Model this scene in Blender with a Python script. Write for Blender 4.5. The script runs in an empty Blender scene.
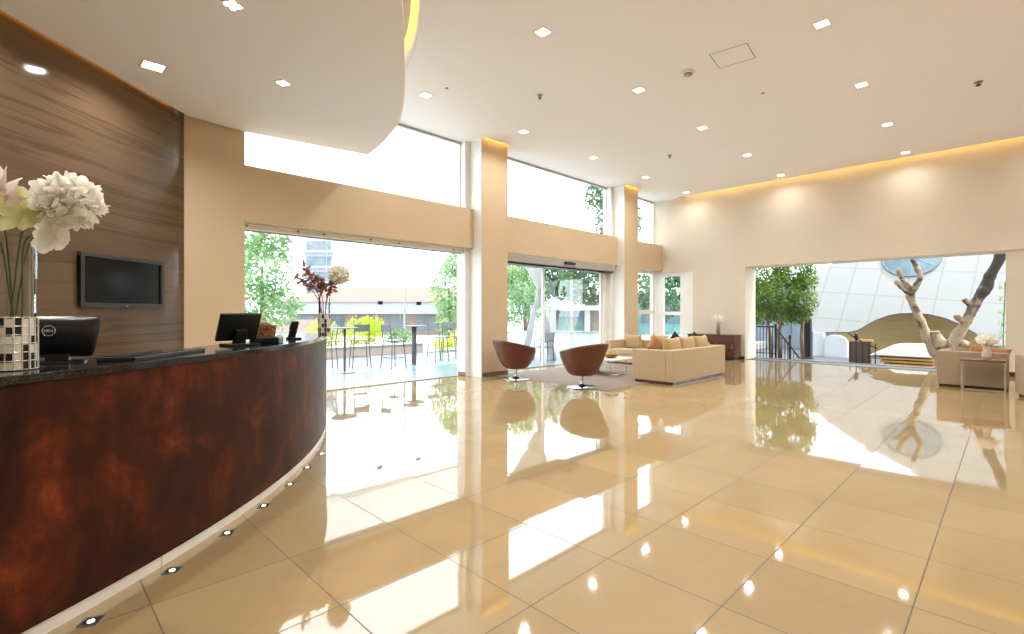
import bpy, bmesh, random
from math import *
from mathutils import Vector, Matrix
random.seed(7)
R = random.random
def U(a, b): return a + (b - a) * random.random()
COL = bpy.context.scene.collection
scene = bpy.context.scene

# ------------------------------------------------------------------ materials
def lin(v):
    v /= 255.0
    return v / 12.92 if v <= 0.04045 else ((v + 0.055) / 1.055) ** 2.4
def rgb(r, g, b): return (lin(r), lin(g), lin(b), 1.0)

class NT:
    """tiny node-tree helper"""
    def __init__(s, name):
        s.m = bpy.data.materials.new(name); s.m.use_nodes = True
        s.t = s.m.node_tree; s.t.nodes.clear()
        s.out = s.n('ShaderNodeOutputMaterial')
    def n(s, typ, **kw):
        nd = s.t.nodes.new(typ)
        for k, v in kw.items(): setattr(nd, k, v)
        return nd
    def l(s, a, b): s.t.links.new(a, b)
    def math(s, op, a, b=None, c=None):
        nd = s.n('ShaderNodeMath', operation=op)
        for i, v in enumerate((a, b, c)):
            if v is None: continue
            if isinstance(v, (int, float)): nd.inputs[i].default_value = v
            else: s.l(v, nd.inputs[i])
        return nd.outputs[0]
    def mix(s, fac, a, b):
        nd = s.n('ShaderNodeMix', data_type='RGBA')
        for i, v in ((0, fac), (6, a), (7, b)):
            if isinstance(v, (int, float, tuple)): nd.inputs[i].default_value = v
            else: s.l(v, nd.inputs[i])
        return nd.outputs[2]
    def ramp(s, fac, stops):
        nd = s.n('ShaderNodeValToRGB'); el = nd.color_ramp.elements
        while len(el) < len(stops): el.new(0.5)
        for e, (p, c) in zip(el, stops): e.position = p; e.color = c
        s.l(fac, nd.inputs[0]); return nd.outputs[0]
    def coords(s, scale=(1, 1, 1), rot=(0, 0, 0), loc=(0, 0, 0), kind='Object'):
        tc = s.n('ShaderNodeTexCoord'); mp = s.n('ShaderNodeMapping')
        mp.inputs['Scale'].default_value = scale; mp.inputs['Rotation'].default_value = rot
        mp.inputs['Location'].default_value = loc
        s.l(tc.outputs[kind], mp.inputs['Vector']); return mp.outputs[0]
    def noise(s, vec, scale=5, detail=4, rough=0.5, dist=0.0):
        nd = s.n('ShaderNodeTexNoise')
        nd.inputs['Scale'].default_value = scale; nd.inputs['Detail'].default_value = detail
        nd.inputs['Roughness'].default_value = rough; nd.inputs['Distortion'].default_value = dist
        s.l(vec, nd.inputs['Vector']); return nd.outputs['Fac']
    def bsdf(s, color=None, rough=0.5, metal=0.0, ior=1.5, coat=0.0, spec=0.5, normal=None, sheen=0):
        b = s.n('ShaderNodeBsdfPrincipled')
        if color is not None:
            if isinstance(color, tuple): b.inputs['Base Color'].default_value = color
            else: s.l(color, b.inputs['Base Color'])
        if isinstance(rough, (int, float)): b.inputs['Roughness'].default_value = rough
        else: s.l(rough, b.inputs['Roughness'])
        b.inputs['Metallic'].default_value = metal; b.inputs['IOR'].default_value = ior
        b.inputs['Specular IOR Level'].default_value = spec
        b.inputs['Coat Weight'].default_value = coat; b.inputs['Coat Roughness'].default_value = 0.03
        b.inputs['Sheen Weight'].default_value = sheen
        if normal is not None: s.l(normal, b.inputs['Normal'])
        s.l(b.outputs[0], s.out.inputs[0]); return b
    def bump(s, h, strength=0.2, dist=0.01):
        nd = s.n('ShaderNodeBump'); nd.inputs['Strength'].default_value = strength
        nd.inputs['Distance'].default_value = dist
        s.l(h, nd.inputs['Height']); return nd.outputs[0]

def mottled(name, c1, c2, scale=4, rough=0.5, bump=0.0, stretch=(1, 1, 1), detail=5, **kw):
    t = NT(name); v = t.coords(stretch)
    f = t.noise(v, scale, detail)
    col = t.ramp(f, [(0.35, c1), (0.65, c2)])
    nm = t.bump(t.noise(t.coords(), scale * 12, 3), bump) if bump else None
    t.bsdf(col, rough, normal=nm, **kw); return t.m

M = {}
M['paint'] = mottled('cream_paint', rgb(218, 206, 189), rgb(222, 211, 195), 0.8, 0.55)
M['tan'] = mottled('backlit_tan_paint', rgb(206, 184, 150), rgb(210, 189, 156), 0.8, 0.55)  # this tan also holds the shade on faces turned from the windows
M['ceiling'] = mottled('ceiling_paint', rgb(249, 246, 250), rgb(250, 248, 252), 0.6, 0.7)
M['white'] = mottled('white_paint', rgb(236, 234, 230), rgb(240, 239, 236), 2, 0.4)
M['baseboard'] = mottled('brown_baseboard', rgb(112, 88, 70), rgb(124, 98, 78), 5, 0.4)
M['chrome'] = mottled('chrome', rgb(205, 207, 210), rgb(215, 217, 220), 3, 0.12, metal=1.0)
M['silver'] = mottled('satin_silver', rgb(214, 212, 206), rgb(226, 224, 219), 8, 0.3, metal=0.4)
M['steel'] = mottled('brushed_steel', rgb(150, 150, 150), rgb(170, 170, 170), 8, 0.35, stretch=(1, 1, 12), metal=1.0)
M['darkmetal'] = mottled('dark_metal', rgb(38, 36, 38), rgb(52, 50, 52), 9, 0.4, metal=0.6)
M['bezel'] = mottled('grey_black_bezel', rgb(44, 41, 40), rgb(52, 49, 47), 9, 0.35)
M['black'] = mottled('black_plastic', rgb(20, 21, 24), rgb(27, 28, 31), 20, 0.3)
M['blackgloss'] = mottled('black_screen', rgb(6, 6, 7), rgb(8, 8, 9), 6, 0.12, spec=0.2)
M['granite'] = mottled('black_granite', rgb(20, 19, 19), rgb(38, 37, 37), 90, 0.12, detail=2)
M['beigefab'] = mottled('beige_upholstery', rgb(186, 163, 128), rgb(194, 171, 136), 40, 0.85, bump=0.15, sheen=0.2)
M['beigecush'] = mottled('sand_cushion_fabric', rgb(182, 154, 110), rgb(194, 166, 122), 40, 0.9, bump=0.15, sheen=0.2)
M['orangecush'] = mottled('tan_orange_cushion_fabric', rgb(158, 112, 70), rgb(170, 124, 80), 40, 0.9, bump=0.15)
M['darkcush'] = mottled('dark_brown_cushion_fabric', rgb(52, 34, 28), rgb(66, 44, 36), 40, 0.9, bump=0.15)
M['pinkfab'] = mottled('dusty_beige_upholstery', rgb(160, 140, 116), rgb(168, 148, 123), 40, 0.85, bump=0.15)
M['leather'] = mottled('brown_leather', rgb(92, 48, 33), rgb(106, 57, 39), 12, 0.38, bump=0.08)
M['rug'] = mottled('taupe_rug', rgb(128, 112, 100), rgb(146, 130, 116), 60, 0.7, bump=0.3)
M['darkwood'] = mottled('dark_walnut', rgb(66, 36, 26), rgb(98, 56, 40), 3, 0.25, stretch=(1, 1, 9))
M['walnut'] = mottled('mid_walnut', rgb(112, 78, 56), rgb(132, 94, 68), 3, 0.3, stretch=(1, 9, 9))
M['porcelain'] = mottled('grey_ceramic', rgb(128, 124, 116), rgb(142, 138, 130), 8, 0.25)
M['petal'] = mottled('white_petal', rgb(250, 247, 238), rgb(253, 252, 248), 30, 0.7)
M['petalpink'] = mottled('blush_petal', rgb(238, 220, 212), rgb(248, 236, 230), 12, 0.7)
M['petalgreen'] = mottled('lime_white_petal', rgb(222, 222, 150), rgb(240, 238, 200), 14, 0.7)
M['red'] = mottled('red_berry', rgb(130, 16, 20), rgb(165, 30, 30), 20, 0.45)
M['dried'] = mottled('dried_brown_leaf', rgb(142, 92, 80), rgb(186, 138, 122), 25, 0.8)
M['stem'] = mottled('green_stem', rgb(58, 78, 34), rgb(84, 104, 50), 12, 0.6)
M['leaf'] = mottled('green_leaf', rgb(62, 98, 34), rgb(134, 160, 70), 2.2, 0.6)
M['leafpale'] = mottled('pale_green_leaf', rgb(112, 146, 96), rgb(162, 190, 136), 1.8, 0.6)
M['leafdark'] = mottled('dark_green_leaf', rgb(44, 76, 48), rgb(96, 132, 86), 1.2, 0.6)
M['leaflime'] = mottled('lime_leaf', rgb(176, 190, 40), rgb(214, 220, 84), 2.5, 0.6)
M['bark'] = mottled('brown_bark', rgb(92, 74, 58), rgb(140, 116, 92), 6, 0.85, bump=0.4, stretch=(1, 1, .3))
M['barkwhite'] = None
M['outwhite'] = mottled('white_render', rgb(182, 183, 186), rgb(190, 191, 193), 2, 0.8)
M['outpink'] = mottled('pale_pink_render', rgb(138, 120, 112), rgb(148, 130, 122), 2, 0.8)
M['rooftile'] = None
M['ochre'] = mottled('ochre_plaster', rgb(172, 144, 96), rgb(190, 162, 114), 1.5, 0.8, stretch=(.3, 1, 2))
M['browndoor'] = mottled('dark_brown_boards', rgb(74, 56, 46), rgb(92, 70, 56), 4, 0.6, stretch=(6, 1, 1))
M['terrace'] = None
M['matt'] = mottled('off_white_canvas', rgb(196, 193, 188), rgb(202, 199, 194), 6, 0.8)
M['asphalt'] = mottled('pale_paving', rgb(176, 172, 164), rgb(190, 186, 178), 1.5, 0.85)
M['medallion'] = mottled('blue_grey_glass_disc', rgb(58, 76, 84), rgb(86, 104, 110), 1.6, 0.3)
M['timber'] = mottled('honey_timber_slats', rgb(170, 124, 62), rgb(200, 154, 88), 4, 0.6, stretch=(.4, 6, 6))
M['tower'] = mottled('pale_grey_concrete', rgb(146, 150, 158), rgb(154, 158, 166), 1, 0.8)
M['housegrey'] = mottled('blue_grey_render', rgb(112, 120, 132), rgb(124, 132, 142), 1, 0.8)
M['windowdark'] = mottled('grey_window_glass', rgb(84, 96, 104), rgb(104, 116, 124), 1, 0.2)
M['teal'] = mottled('teal_window_glass', rgb(84, 128, 132), rgb(110, 150, 150), 2, 0.2)
M['grey'] = mottled('anodised_grey', rgb(164, 158, 150), rgb(176, 170, 162), 6, 0.35)
M['greystone'] = mottled('grey_stone_track', rgb(62, 61, 64), rgb(74, 73, 76), 12, 0.6)
M['basket'] = mottled('woven_brown_basket', rgb(86, 48, 32), rgb(178, 128, 88), 70, 0.8, bump=0.4, detail=1)
M['fruit'] = mottled('golden_fruit', rgb(188, 148, 60), rgb(206, 172, 84), 8, 0.5)
M['stoolgrey'] = mottled('grey_painted_metal', rgb(84, 80, 78), rgb(96, 92, 90), 8, 0.5)
M['mesh'] = mottled('pale_grey_metal_mesh', rgb(96, 100, 102), rgb(116, 120, 122), 40, 0.5)

def translucent(key, amt):
    t = M[key].node_tree; out = [n for n in t.nodes if n.type == 'OUTPUT_MATERIAL'][0]; b = [n for n in t.nodes if n.type == 'BSDF_PRINCIPLED'][0]
    tr = t.nodes.new('ShaderNodeBsdfTranslucent'); mx = t.nodes.new('ShaderNodeMixShader'); mx.inputs[0].default_value = amt
    t.links.new(b.inputs['Base Color'].links[0].from_socket, tr.inputs[0])
    t.links.new(b.outputs[0], mx.inputs[1]); t.links.new(tr.outputs[0], mx.inputs[2]); t.links.new(mx.outputs[0], out.inputs[0])
for k_ in ('petal', 'petalpink', 'petalgreen', 'dried'): translucent(k_, 0.45)
for k_ in ('leaf', 'leafpale', 'leafdark', 'leaflime'): translucent(k_, 0.3)
def glass(name, tint=(0.97, 0.985, 0.98, 1), ior=1.45, strength=1.0):
    t = NT(name)
    fr = t.n('ShaderNodeFresnel'); fr.inputs[0].default_value = ior
    tr = t.n('ShaderNodeBsdfTransparent'); tr.inputs[0].default_value = tint
    gl = t.n('ShaderNodeBsdfGlossy'); gl.inputs['Roughness'].default_value = 0.0
    mx = t.n('ShaderNodeMixShader')
    t.l(t.math('MULTIPLY', fr.outputs[0], strength), mx.inputs[0])
    t.l(tr.outputs[0], mx.inputs[1]); t.l(gl.outputs[0], mx.inputs[2])
    t.l(mx.outputs[0], t.out.inputs[0]); return t.m
M['glass'] = glass('clear_window_glass', ior=1.3, strength=0.15)
M['vaseglass'] = glass('clear_vase_glass', (0.985, 0.99, 0.985, 1), 1.3)

def emit(name, color, strength):
    t = NT(name); e = t.n('ShaderNodeEmission')
    e.inputs[0].default_value = color; e.inputs[1].default_value = strength
    t.l(e.outputs[0], t.out.inputs[0]); return t.m
M['lamp'] = emit('lit_warm_diffuser', (1.0, 0.86, 0.62, 1), 9)
M['lampled'] = emit('lit_led_chip', (1.0, 0.95, 0.88, 1), 12)
M['cove'] = emit('amber_led_strip', (1.0, 0.62, 0.15, 1), 22)
M['covesoft'] = emit('amber_led_diffuser', (1.0, 0.64, 0.18, 1), 1.7)
M['coveorange'] = emit('orange_led_strip', (1.0, 0.48, 0.12, 1), 6)

def sleeve_mat(n, h):
    t = NT('silver_mosaic_sleeve'); tc = t.n('ShaderNodeTexCoord'); sp = t.n('ShaderNodeSeparateXYZ'); t.l(tc.outputs['Object'], sp.inputs[0])
    a = t.math('MULTIPLY', t.math('ADD', t.math('ARCTAN2', sp.outputs[1], sp.outputs[0]), pi), n/(2*pi)); z = t.math('DIVIDE', sp.outputs[2], h)
    cb = t.n('ShaderNodeCombineXYZ'); t.l(t.math('FLOOR', a), cb.inputs[0]); t.l(t.math('FLOOR', z), cb.inputs[1])
    wn = t.n('ShaderNodeTexWhiteNoise', noise_dimensions='3D'); t.l(cb.outputs[0], wn.inputs[0])
    t.bsdf(t.mix(t.math('GREATER_THAN', wn.outputs['Value'], 0.52), rgb(30, 28, 27), rgb(226, 224, 218)), 0.22, metal=0.2); return t.m
def floor_mat():
    t = NT('polished_cream_tiles')
    tc = t.n('ShaderNodeTexCoord'); sp = t.n('ShaderNodeSeparateXYZ')
    t.l(tc.outputs['Object'], sp.inputs[0])
    S = 0.667; W = 0.0045
    def cell(o, off):
        v = t.math('DIVIDE', t.math('ADD', o, off), S)
        return t.math('FLOOR', v), t.math('ABSOLUTE', t.math('SUBTRACT', t.math('FRACT', v), 0.5))
    ix, fx = cell(sp.outputs[0], 1.004 + 40 * S); iy, fy = cell(sp.outputs[1], -3.79 + 40 * S)
    line = t.math('GREATER_THAN', t.math('MAXIMUM', fx, fy), 0.5 - W)
    cb = t.n('ShaderNodeCombineXYZ'); t.l(ix, cb.inputs[0]); t.l(iy, cb.inputs[1])
    wn = t.n('ShaderNodeTexWhiteNoise', noise_dimensions='3D'); t.l(cb.outputs[0], wn.inputs[0])
    n1 = t.noise(tc.outputs['Object'], 1.6, 6, 0.6, 0.6)
    n2 = t.math('ADD', t.math('MULTIPLY', n1, 0.7), t.math('MULTIPLY', wn.outputs['Value'], 0.3))
    base = t.ramp(n2, [(0.25, rgb(164, 140, 100)), (0.75, rgb(178, 154, 112))])
    col = t.mix(line, base, rgb(66, 44, 28))
    # each tile lies a hair out of level
    sub = t.n('ShaderNodeVectorMath', operation='SUBTRACT'); t.l(wn.outputs['Color'], sub.inputs[0]); sub.inputs[1].default_value = (0.5, 0.5, 0.5)
    sc = t.n('ShaderNodeVectorMath', operation='MULTIPLY'); t.l(sub.outputs[0], sc.inputs[0]); sc.inputs[1].default_value = (0.007, 0.007, 0)
    ge = t.n('ShaderNodeNewGeometry')
    ad = t.n('ShaderNodeVectorMath', operation='ADD'); t.l(ge.outputs['Normal'], ad.inputs[0]); t.l(sc.outputs[0], ad.inputs[1])
    nm = t.n('ShaderNodeVectorMath', operation='NORMALIZE'); t.l(ad.outputs[0], nm.inputs[0])
    rough = t.math('ADD', 0.035, t.math('MULTIPLY', line, 0.7))
    t.bsdf(col, rough, ior=2.2, normal=nm.outputs[0]); return t.m
M['floor'] = floor_mat()

def marble_mat():
    t = NT('banded_brown_stone')
    n1 = t.noise(t.coords((0.07, 1, 1.5)), 1.5, 6, 0.55, 0.8)
    n2 = t.noise(t.coords((0.06, 1, 12)), 2.4, 4, 0.6, 0.3)
    f = t.math('ADD', t.math('MULTIPLY', n1, 0.8), t.math('MULTIPLY', n2, 0.2))
    col = t.ramp(f, [(0.30, rgb(82, 65, 48)), (0.445, rgb(98, 78, 59)), (0.475, rgb(80, 63, 47)), (0.505, rgb(101, 81, 61)), (0.60, rgb(106, 85, 65)), (0.625, rgb(84, 66, 50)), (0.66, rgb(104, 84, 64)), (0.8, rgb(111, 90, 69))])
    t.bsdf(col, 0.08, ior=1.38); return t.m
M['marble'] = marble_mat()

def rust_mat():
    t = NT('rusted_bronze_laminate')
    v = t.coords((1, 1, 1))
    n1 = t.noise(v, 2.6, 8, 0.66, 0.5)
    n2 = t.noise(t.coords((5, 5, 1.0)), 1.5, 6, 0.6, 0.3)
    f = t.math('ADD', t.math('MULTIPLY', n1, 0.68), t.math('MULTIPLY', n2, 0.32))
    col = t.ramp(f, [(0.34, rgb(44, 25, 19)), (0.50, rgb(66, 34, 23)), (0.58, rgb(92, 43, 25)), (0.68, rgb(136, 65, 34)), (0.8, rgb(104, 52, 32))])
    t.bsdf(col, 0.42, ior=1.45, spec=0.12); return t.m
M['rust'] = rust_mat()

def barkwhite_mat(name='mottled_white_bark', z0=2.2, k=0.085):
    t = NT(name)
    f = t.noise(t.coords((1, 1, 1)), 4.5, 6, 0.65, 0.4)
    g = t.n('ShaderNodeSeparateXYZ'); tc = t.n('ShaderNodeTexCoord'); t.l(tc.outputs['Object'], g.inputs[0])
    f2 = t.math('SUBTRACT', f, t.math('MULTIPLY', t.math('SUBTRACT', g.outputs[2], z0), k))
    col = t.ramp(f2, [(0.33, rgb(50, 40, 36)), (0.44, rgb(92, 74, 62)), (0.50, rgb(138, 118, 98)), (0.7, rgb(160, 140, 118))])
    t.bsdf(col, 0.85, normal=t.bump(f, 0.5, 0.03)); return t.m
M['barkwhite'] = barkwhite_mat()
M['barkdark'] = barkwhite_mat('dark_flaking_bark', 1.45, 0.30)

def wave_mat(name, c1, c2, scale, direction='X', rough=0.8):
    t = NT(name); w = t.n('ShaderNodeTexWave', wave_type='BANDS', bands_direction=direction)
    w.inputs['Scale'].default_value = scale; t.l(t.coords(), w.inputs[0])
    t.bsdf(t.ramp(w.outputs['Fac'], [(0.2, c1), (0.6, c2)]), rough); return t.m
M['rooftile'] = wave_mat('faded_red_roof_tiles', rgb(112, 78, 68), rgb(128, 94, 84), 3.0)

def grid_mat(name, base, line, sx, sy, w, axes=(0, 1), rough=0.6, rot=0):
    t = NT(name); v = t.coords((1, 1, 1), (0, 0, rot)); sp = t.n('ShaderNodeSeparateXYZ'); t.l(v, sp.inputs[0])
    m = []
    for ax, s in zip(axes, (sx, sy)):
        fr = t.math('ABSOLUTE', t.math('SUBTRACT', t.math('FRACT', t.math('DIVIDE', t.math('ADD', sp.outputs[ax], 100), s)), 0.5))
        m.append(t.math('GREATER_THAN', fr, 0.5 - w / s))
    n = t.noise(t.coords(), 0.7, 4)
    b2 = t.ramp(n, [(0.3, base), (0.7, tuple(min(1, c * 1.05) for c in base[:3]) + (1,))])
    t.bsdf(t.mix(t.math('MAXIMUM', m[0], m[1]), b2, line), rough); return t.m
M['terrace'] = grid_mat('pale_blue_terrace_tiles', rgb(128, 146, 156), rgb(104, 118, 128), 0.6, 0.6, 0.006, rough=0.25)
M['shell'] = grid_mat('white_shell_panels', rgb(126, 122, 118), rgb(116, 112, 109), 0.95, 1.25, 0.03, rot=0.12)

# ------------------------------------------------------------------ mesh helpers
class MB:
    def __init__(s): s.bm = bmesh.new()
    def box(s, x0, y0, z0, x1, y1, z1):
        vs = [s.bm.verts.new((x, y, z)) for z in (z0, z1) for y in (y0, y1) for x in (x0, x1)]
        for f in ((0, 2, 3, 1), (4, 5, 7, 6), (0, 1, 5, 4), (2, 6, 7, 3), (0, 4, 6, 2), (1, 3, 7, 5)):
            s.bm.faces.new([vs[i] for i in f])
        return s
    def cbox(s, c, d, rot=None):
        n0 = len(s.bm.verts)
        s.box(-d[0]/2, -d[1]/2, -d[2]/2, d[0]/2, d[1]/2, d[2]/2)
        s.bm.verts.ensure_lookup_table()
        m = Matrix.Translation(c) @ (rot.to_4x4() if rot else Matrix())
        for v in s.bm.verts[n0:]: v.co = m @ v.co
        return s
    def tube(s, pts, rad, seg=10, closed=False, cap=True):
        pts = [Vector(p) for p in pts]; n = len(pts)
        if isinstance(rad, (int, float)): rad = [rad] * n
        rings = []; up = None
        for i, p in enumerate(pts):
            if closed: d = pts[(i + 1) % n] - pts[i - 1]
            else: d = pts[min(i + 1, n - 1)] - pts[max(i - 1, 0)]
            d.normalize()
            if up is None: up = Vector((0, 0, 1)) if abs(d.z) < 0.9 else Vector((1, 0, 0))
            a = d.cross(up).normalized(); b = a.cross(d).normalized(); up = b
            rings.append([s.bm.verts.new(p + (a * cos(2*pi*k/seg) + b * sin(2*pi*k/seg)) * rad[i]) for k in range(seg)])
        m = n if closed else n - 1
        for i in range(m):
            A, B = rings[i], rings[(i + 1) % n]
            for k in range(seg): s.bm.faces.new((A[k], A[(k+1) % seg], B[(k+1) % seg], B[k]))
        if cap and not closed:
            s.bm.faces.new(rings[0][::-1]); s.bm.faces.new(rings[-1])
        return s
    def lathe(s, prof, c=(0, 0, 0), seg=28, close=False):
        rings = []
        for r, z in prof:
            rings.append([s.bm.verts.new((c[0] + r*cos(2*pi*k/seg), c[1] + r*sin(2*pi*k/seg), c[2] + z)) for k in range(seg)])
        n = len(rings)
        for i in range(n if close else n - 1):
            A, B = rings[i], rings[(i+1) % n]
            for k in range(seg): s.bm.faces.new((A[k], A[(k+1) % seg], B[(k+1) % seg], B[k]))
        if not close:
            if prof[0][0] > 1e-5: s.bm.faces.new(rings[0][::-1])
            if prof[-1][0] > 1e-5: s.bm.faces.new(rings[-1])
        return s
    def prism(s, poly, z0, z1, holes=()):
        loops = [poly] + list(holes); edges = []; lv = []
        for lp in loops:
            vs = [s.bm.verts.new((x, y, z0)) for x, y in lp]; lv.append(vs)
            for i in range(len(vs)): edges.append(s.bm.edges.new((vs[i], vs[(i+1) % len(vs)])))
        r = bmesh.ops.triangle_fill(s.bm, use_beauty=True, use_dissolve=False, edges=edges)
        fs = [g for g in r['geom'] if isinstance(g, bmesh.types.BMFace)]
        e = bmesh.ops.extrude_face_region(s.bm, geom=fs)
        for g in e['geom']:
            if isinstance(g, bmesh.types.BMVert): g.co.z = z1
        # bottom faces are removed by extrude of region in some versions; refill if needed
        if not any(f.is_valid and abs(f.calc_center_median().z - z0) < 1e-6 for f in s.bm.faces):
            pass
        return s
    def grid(s, fn, nu, nv, wrapu=False):
        vs = [[s.bm.verts.new(fn(i / nu, j / nv)) for j in range(nv + 1)] for i in range(nu if wrapu else nu + 1)]
        for i in range(nu):
            A = vs[i]; B = vs[(i + 1) % len(vs)]
            for j in range(nv): s.bm.faces.new((A[j], B[j], B[j+1], A[j+1]))
        return s
    def ball(s, c, r, seg=10, sq=(1, 1, 1)):
        m = Matrix.Translation(c) @ Matrix.Diagonal((r*sq[0], r*sq[1], r*sq[2], 1))
        bmesh.ops.create_uvsphere(s.bm, u_segments=seg, v_segments=max(6, seg*2//3), radius=1, matrix=m); return s
    def quad(s, c, a, b):
        c = Vector(c); s.bm.faces.new([s.bm.verts.new(c + p) for p in (-a - b, a - b, a + b, -a + b)]); return s
    def leaf(s, c, d, w, n):
        """a folded pointed leaf from c along d"""
        c = Vector(c); side = d.cross(n).normalized() * w
        p = [c, c + d*0.5 + side + n*0.1*d.length, c + d, c + d*0.5 - side + n*0.1*d.length]
        v = [s.bm.verts.new(q) for q in p]
        s.bm.faces.new((v[0], v[1], v[2])); s.bm.faces.new((v[0], v[2], v[3])); return s
    def build(s, name, mat, parent=None, smooth=False, bevel=0, seg=2, solid=0, sub=0, recalc=True):
        bm = s.bm
        bmesh.ops.remove_doubles(bm, verts=bm.verts, dist=1e-6)
        if recalc: bmesh.ops.recalc_face_normals(bm, faces=bm.faces)
        me = bpy.data.meshes.new(name); bm.to_mesh(me); bm.free()
        me.materials.append(mat)
        if smooth:
            for p in me.polygons: p.use_smooth = True
        o = bpy.data.objects.new(name, me); COL.objects.link(o)
        if parent: o.parent = parent
        if solid:
            md = o.modifiers.new('solid', 'SOLIDIFY'); md.thickness = solid; md.offset = 0
        if bevel:
            md = o.modifiers.new('bevel', 'BEVEL'); md.width = bevel; md.segments = seg; md.limit_method = 'ANGLE'; md.angle_limit = radians(40)
            for p in me.polygons: p.use_smooth = True
            md.harden_normals = True
        if sub:
            md = o.modifiers.new('sub', 'SUBSURF'); md.levels = sub; md.render_levels = sub
        return o

def tag(o, label, cat, group=None):
    o['label'] = label; o['category'] = cat
    if group: o['group'] = group
    return o
def thing(name, label, cat, loc=(0, 0, 0), rz=0.0, group=None):
    o = bpy.data.objects.new(name, None); COL.objects.link(o); o.empty_display_size = 0.1
    o.location = loc; o.rotation_euler = (0, 0, rz); return tag(o, label, cat, group)
def struct(o): o['kind'] = 'structure'; return o
def copy_tree(o, parent=None):
    c = o.copy(); COL.objects.link(c)
    if parent: c.parent = parent
    for ch in list(o.children): copy_tree(ch, c)
    return c
def sbox(name, a, b, mat, parent=None, bevel=0):
    o = MB().box(*a, *b).build(name, mat, parent, bevel=bevel)
    if parent is None: struct(o)
    return o
def sempty(name):
    o = bpy.data.objects.new(name, None); COL.objects.link(o); return struct(o)

# ------------------------------------------------------------------ camera frame (floor z = 0, eye 1.45 m)
ANG = atan2(498, 494); SA, CA = sin(ANG), cos(ANG)
cam = bpy.data.cameras.new('camera'); co = bpy.data.objects.new('camera', cam); COL.objects.link(co)
co.location = (0, 0, 1.45); co.rotation_euler = (pi/2, 0, ANG)
cam.sensor_fit = 'HORIZONTAL'; cam.sensor_width = 36; cam.lens = 494 / 1024 * 36; cam.shift_y = -4 / 1024
cam.clip_start = 0.05; cam.clip_end = 500
scene.camera = co
def D(d, lat): return (-SA*d + CA*lat, CA*d + SA*lat)      # along / across the building's diagonal -> plan x, y

# ------------------------------------------------------------------ room
ZC, ZR, ZS = 5.38, 5.80, 4.34
YB = 16.0            # back wall face
XW = -8.95           # glass line of the window side
XB = -8.62           # face of the beams
LW = Vector((-8.60, 1.70)); LD = (Vector((-6.90, -0.15)) - LW).normalized()   # stone wall line

struct(MB().prism([(-9.1, 1.6), (-9.1, 17.2), (3.3, 17.2), (3.3, -4.1), (-3.3, -4.1)], -0.2, 0).build('floor', M['floor']))

SOFF = [(-8.27, 4.49), (-7.63, 4.37), (-7.0, 4.21), (-6.43, 4.02), (-5.79, 3.68), (-4.99, 3.18), (-4.2, 2.66), (-3.6, 2.2), (-3.05, 1.62), (-2.62, 0.95), (-2.35, 0.2), (-2.22, -0.7), (-2.2, -1.8), (-2.3, -4.0)]
def smooth_curve(P, n=6):
    P = [Vector(p) for p in P]; out = []
    for i in range(len(P) - 1):
        p0 = P[max(i-1, 0)]; p1 = P[i]; p2 = P[i+1]; p3 = P[min(i+2, len(P)-1)]
        for k in range(n):
            t = k / n
            out.append(0.5*((2*p1) + (p2-p0)*t + (2*p0-5*p1+4*p2-p3)*t*t + (3*p1-p0-3*p2+p3)*t**3))
    return out + [P[-1]]
SC = smooth_curve(SOFF)
def offset(P, d):
    out = []
    for i, p in enumerate(P):
        t = (P[min(i+1, len(P)-1)] - P[max(i-1, 0)]).normalized(); out.append(p + Vector((-t.y, t.x)) * d)
    return out
OC = offset(SC, 0.20); IC = offset(SC, -0.10)
tup = lambda P: [(p.x, p.y) for p in P]

# main ceiling: stops 20 cm short of the back wall, of the soffit and of the column faces
slots = [[(-8.40, 7.35), (-8.26, 7.35), (-8.26, 8.13), (-8.40, 8.13)], [(-8.40, 13.19), (-8.26, 13.19), (-8.26, 13.95), (-8.40, 13.95)]]
cpoly = [(-9.0, 4.78)] + tup(OC) + [(3.2, -4.0), (3.2, 15.82), (-8.0, 15.82), (-8.0, 16.0), (-9.0, 16.0)]
struct(MB().prism(cpoly, ZC, ZR - 0.002, slots).build('ceiling', M['ceiling']))
sbox('roof_slab', (-9.3, -4.4, ZR), (3.5, 16.95, ZR + 0.25), M['outwhite'])
# soffit over the counter, 10 cm short of the stone wall
wl = lambda s, off: LW + LD*s + Vector((-LD.y, LD.x)) * off
p_end = wl(7.8, 0.10)
spoly = tup(SC) + [(p_end.x, p_end.y)] + [(wl(0.06, 0.10).x, wl(0.06, 0.10).y), (-8.60, 2.52)]
struct(MB().prism(spoly, ZS, ZS + 0.14).build('ceiling_soffit', M['ceiling']))

# LED strips hidden in the slots
def strip(name, path, z, r, mat, label, group='cove light strips'):
    o = MB().tube([(p[0], p[1], z) for p in path], r, 6).build(name, mat)
    return tag(o, label, 'light strip', group)
strip('cove_light_strip', [(-7.7, 15.86), (3.1, 15.86)], 5.62, 0.012, M['cove'], 'amber light strip glowing in the ceiling slot along the back wall')
strip('cove_light_strip', tup(offset(SC, 0.14)[2:-3]), 5.64, 0.05, M['covesoft'], 'amber light strip behind the curved edge of the reception soffit')
strip('cove_light_strip', [tuple(wl(0.2, 0.082)), tuple(wl(7.0, 0.082))], ZS + 0.10, 0.010, M['coveorange'], 'orange light strip above the brown banded stone wall')
for i, (y0, y1) in enumerate(((7.38, 8.10), (13.22, 13.92))):
    strip('cove_light_strip', [(-8.285, y0), (-8.285, y1)], 5.50, 0.012, M['cove'], 'amber light strip in the ceiling slot at the %s column' % ('nearer', 'farther')[i])

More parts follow.
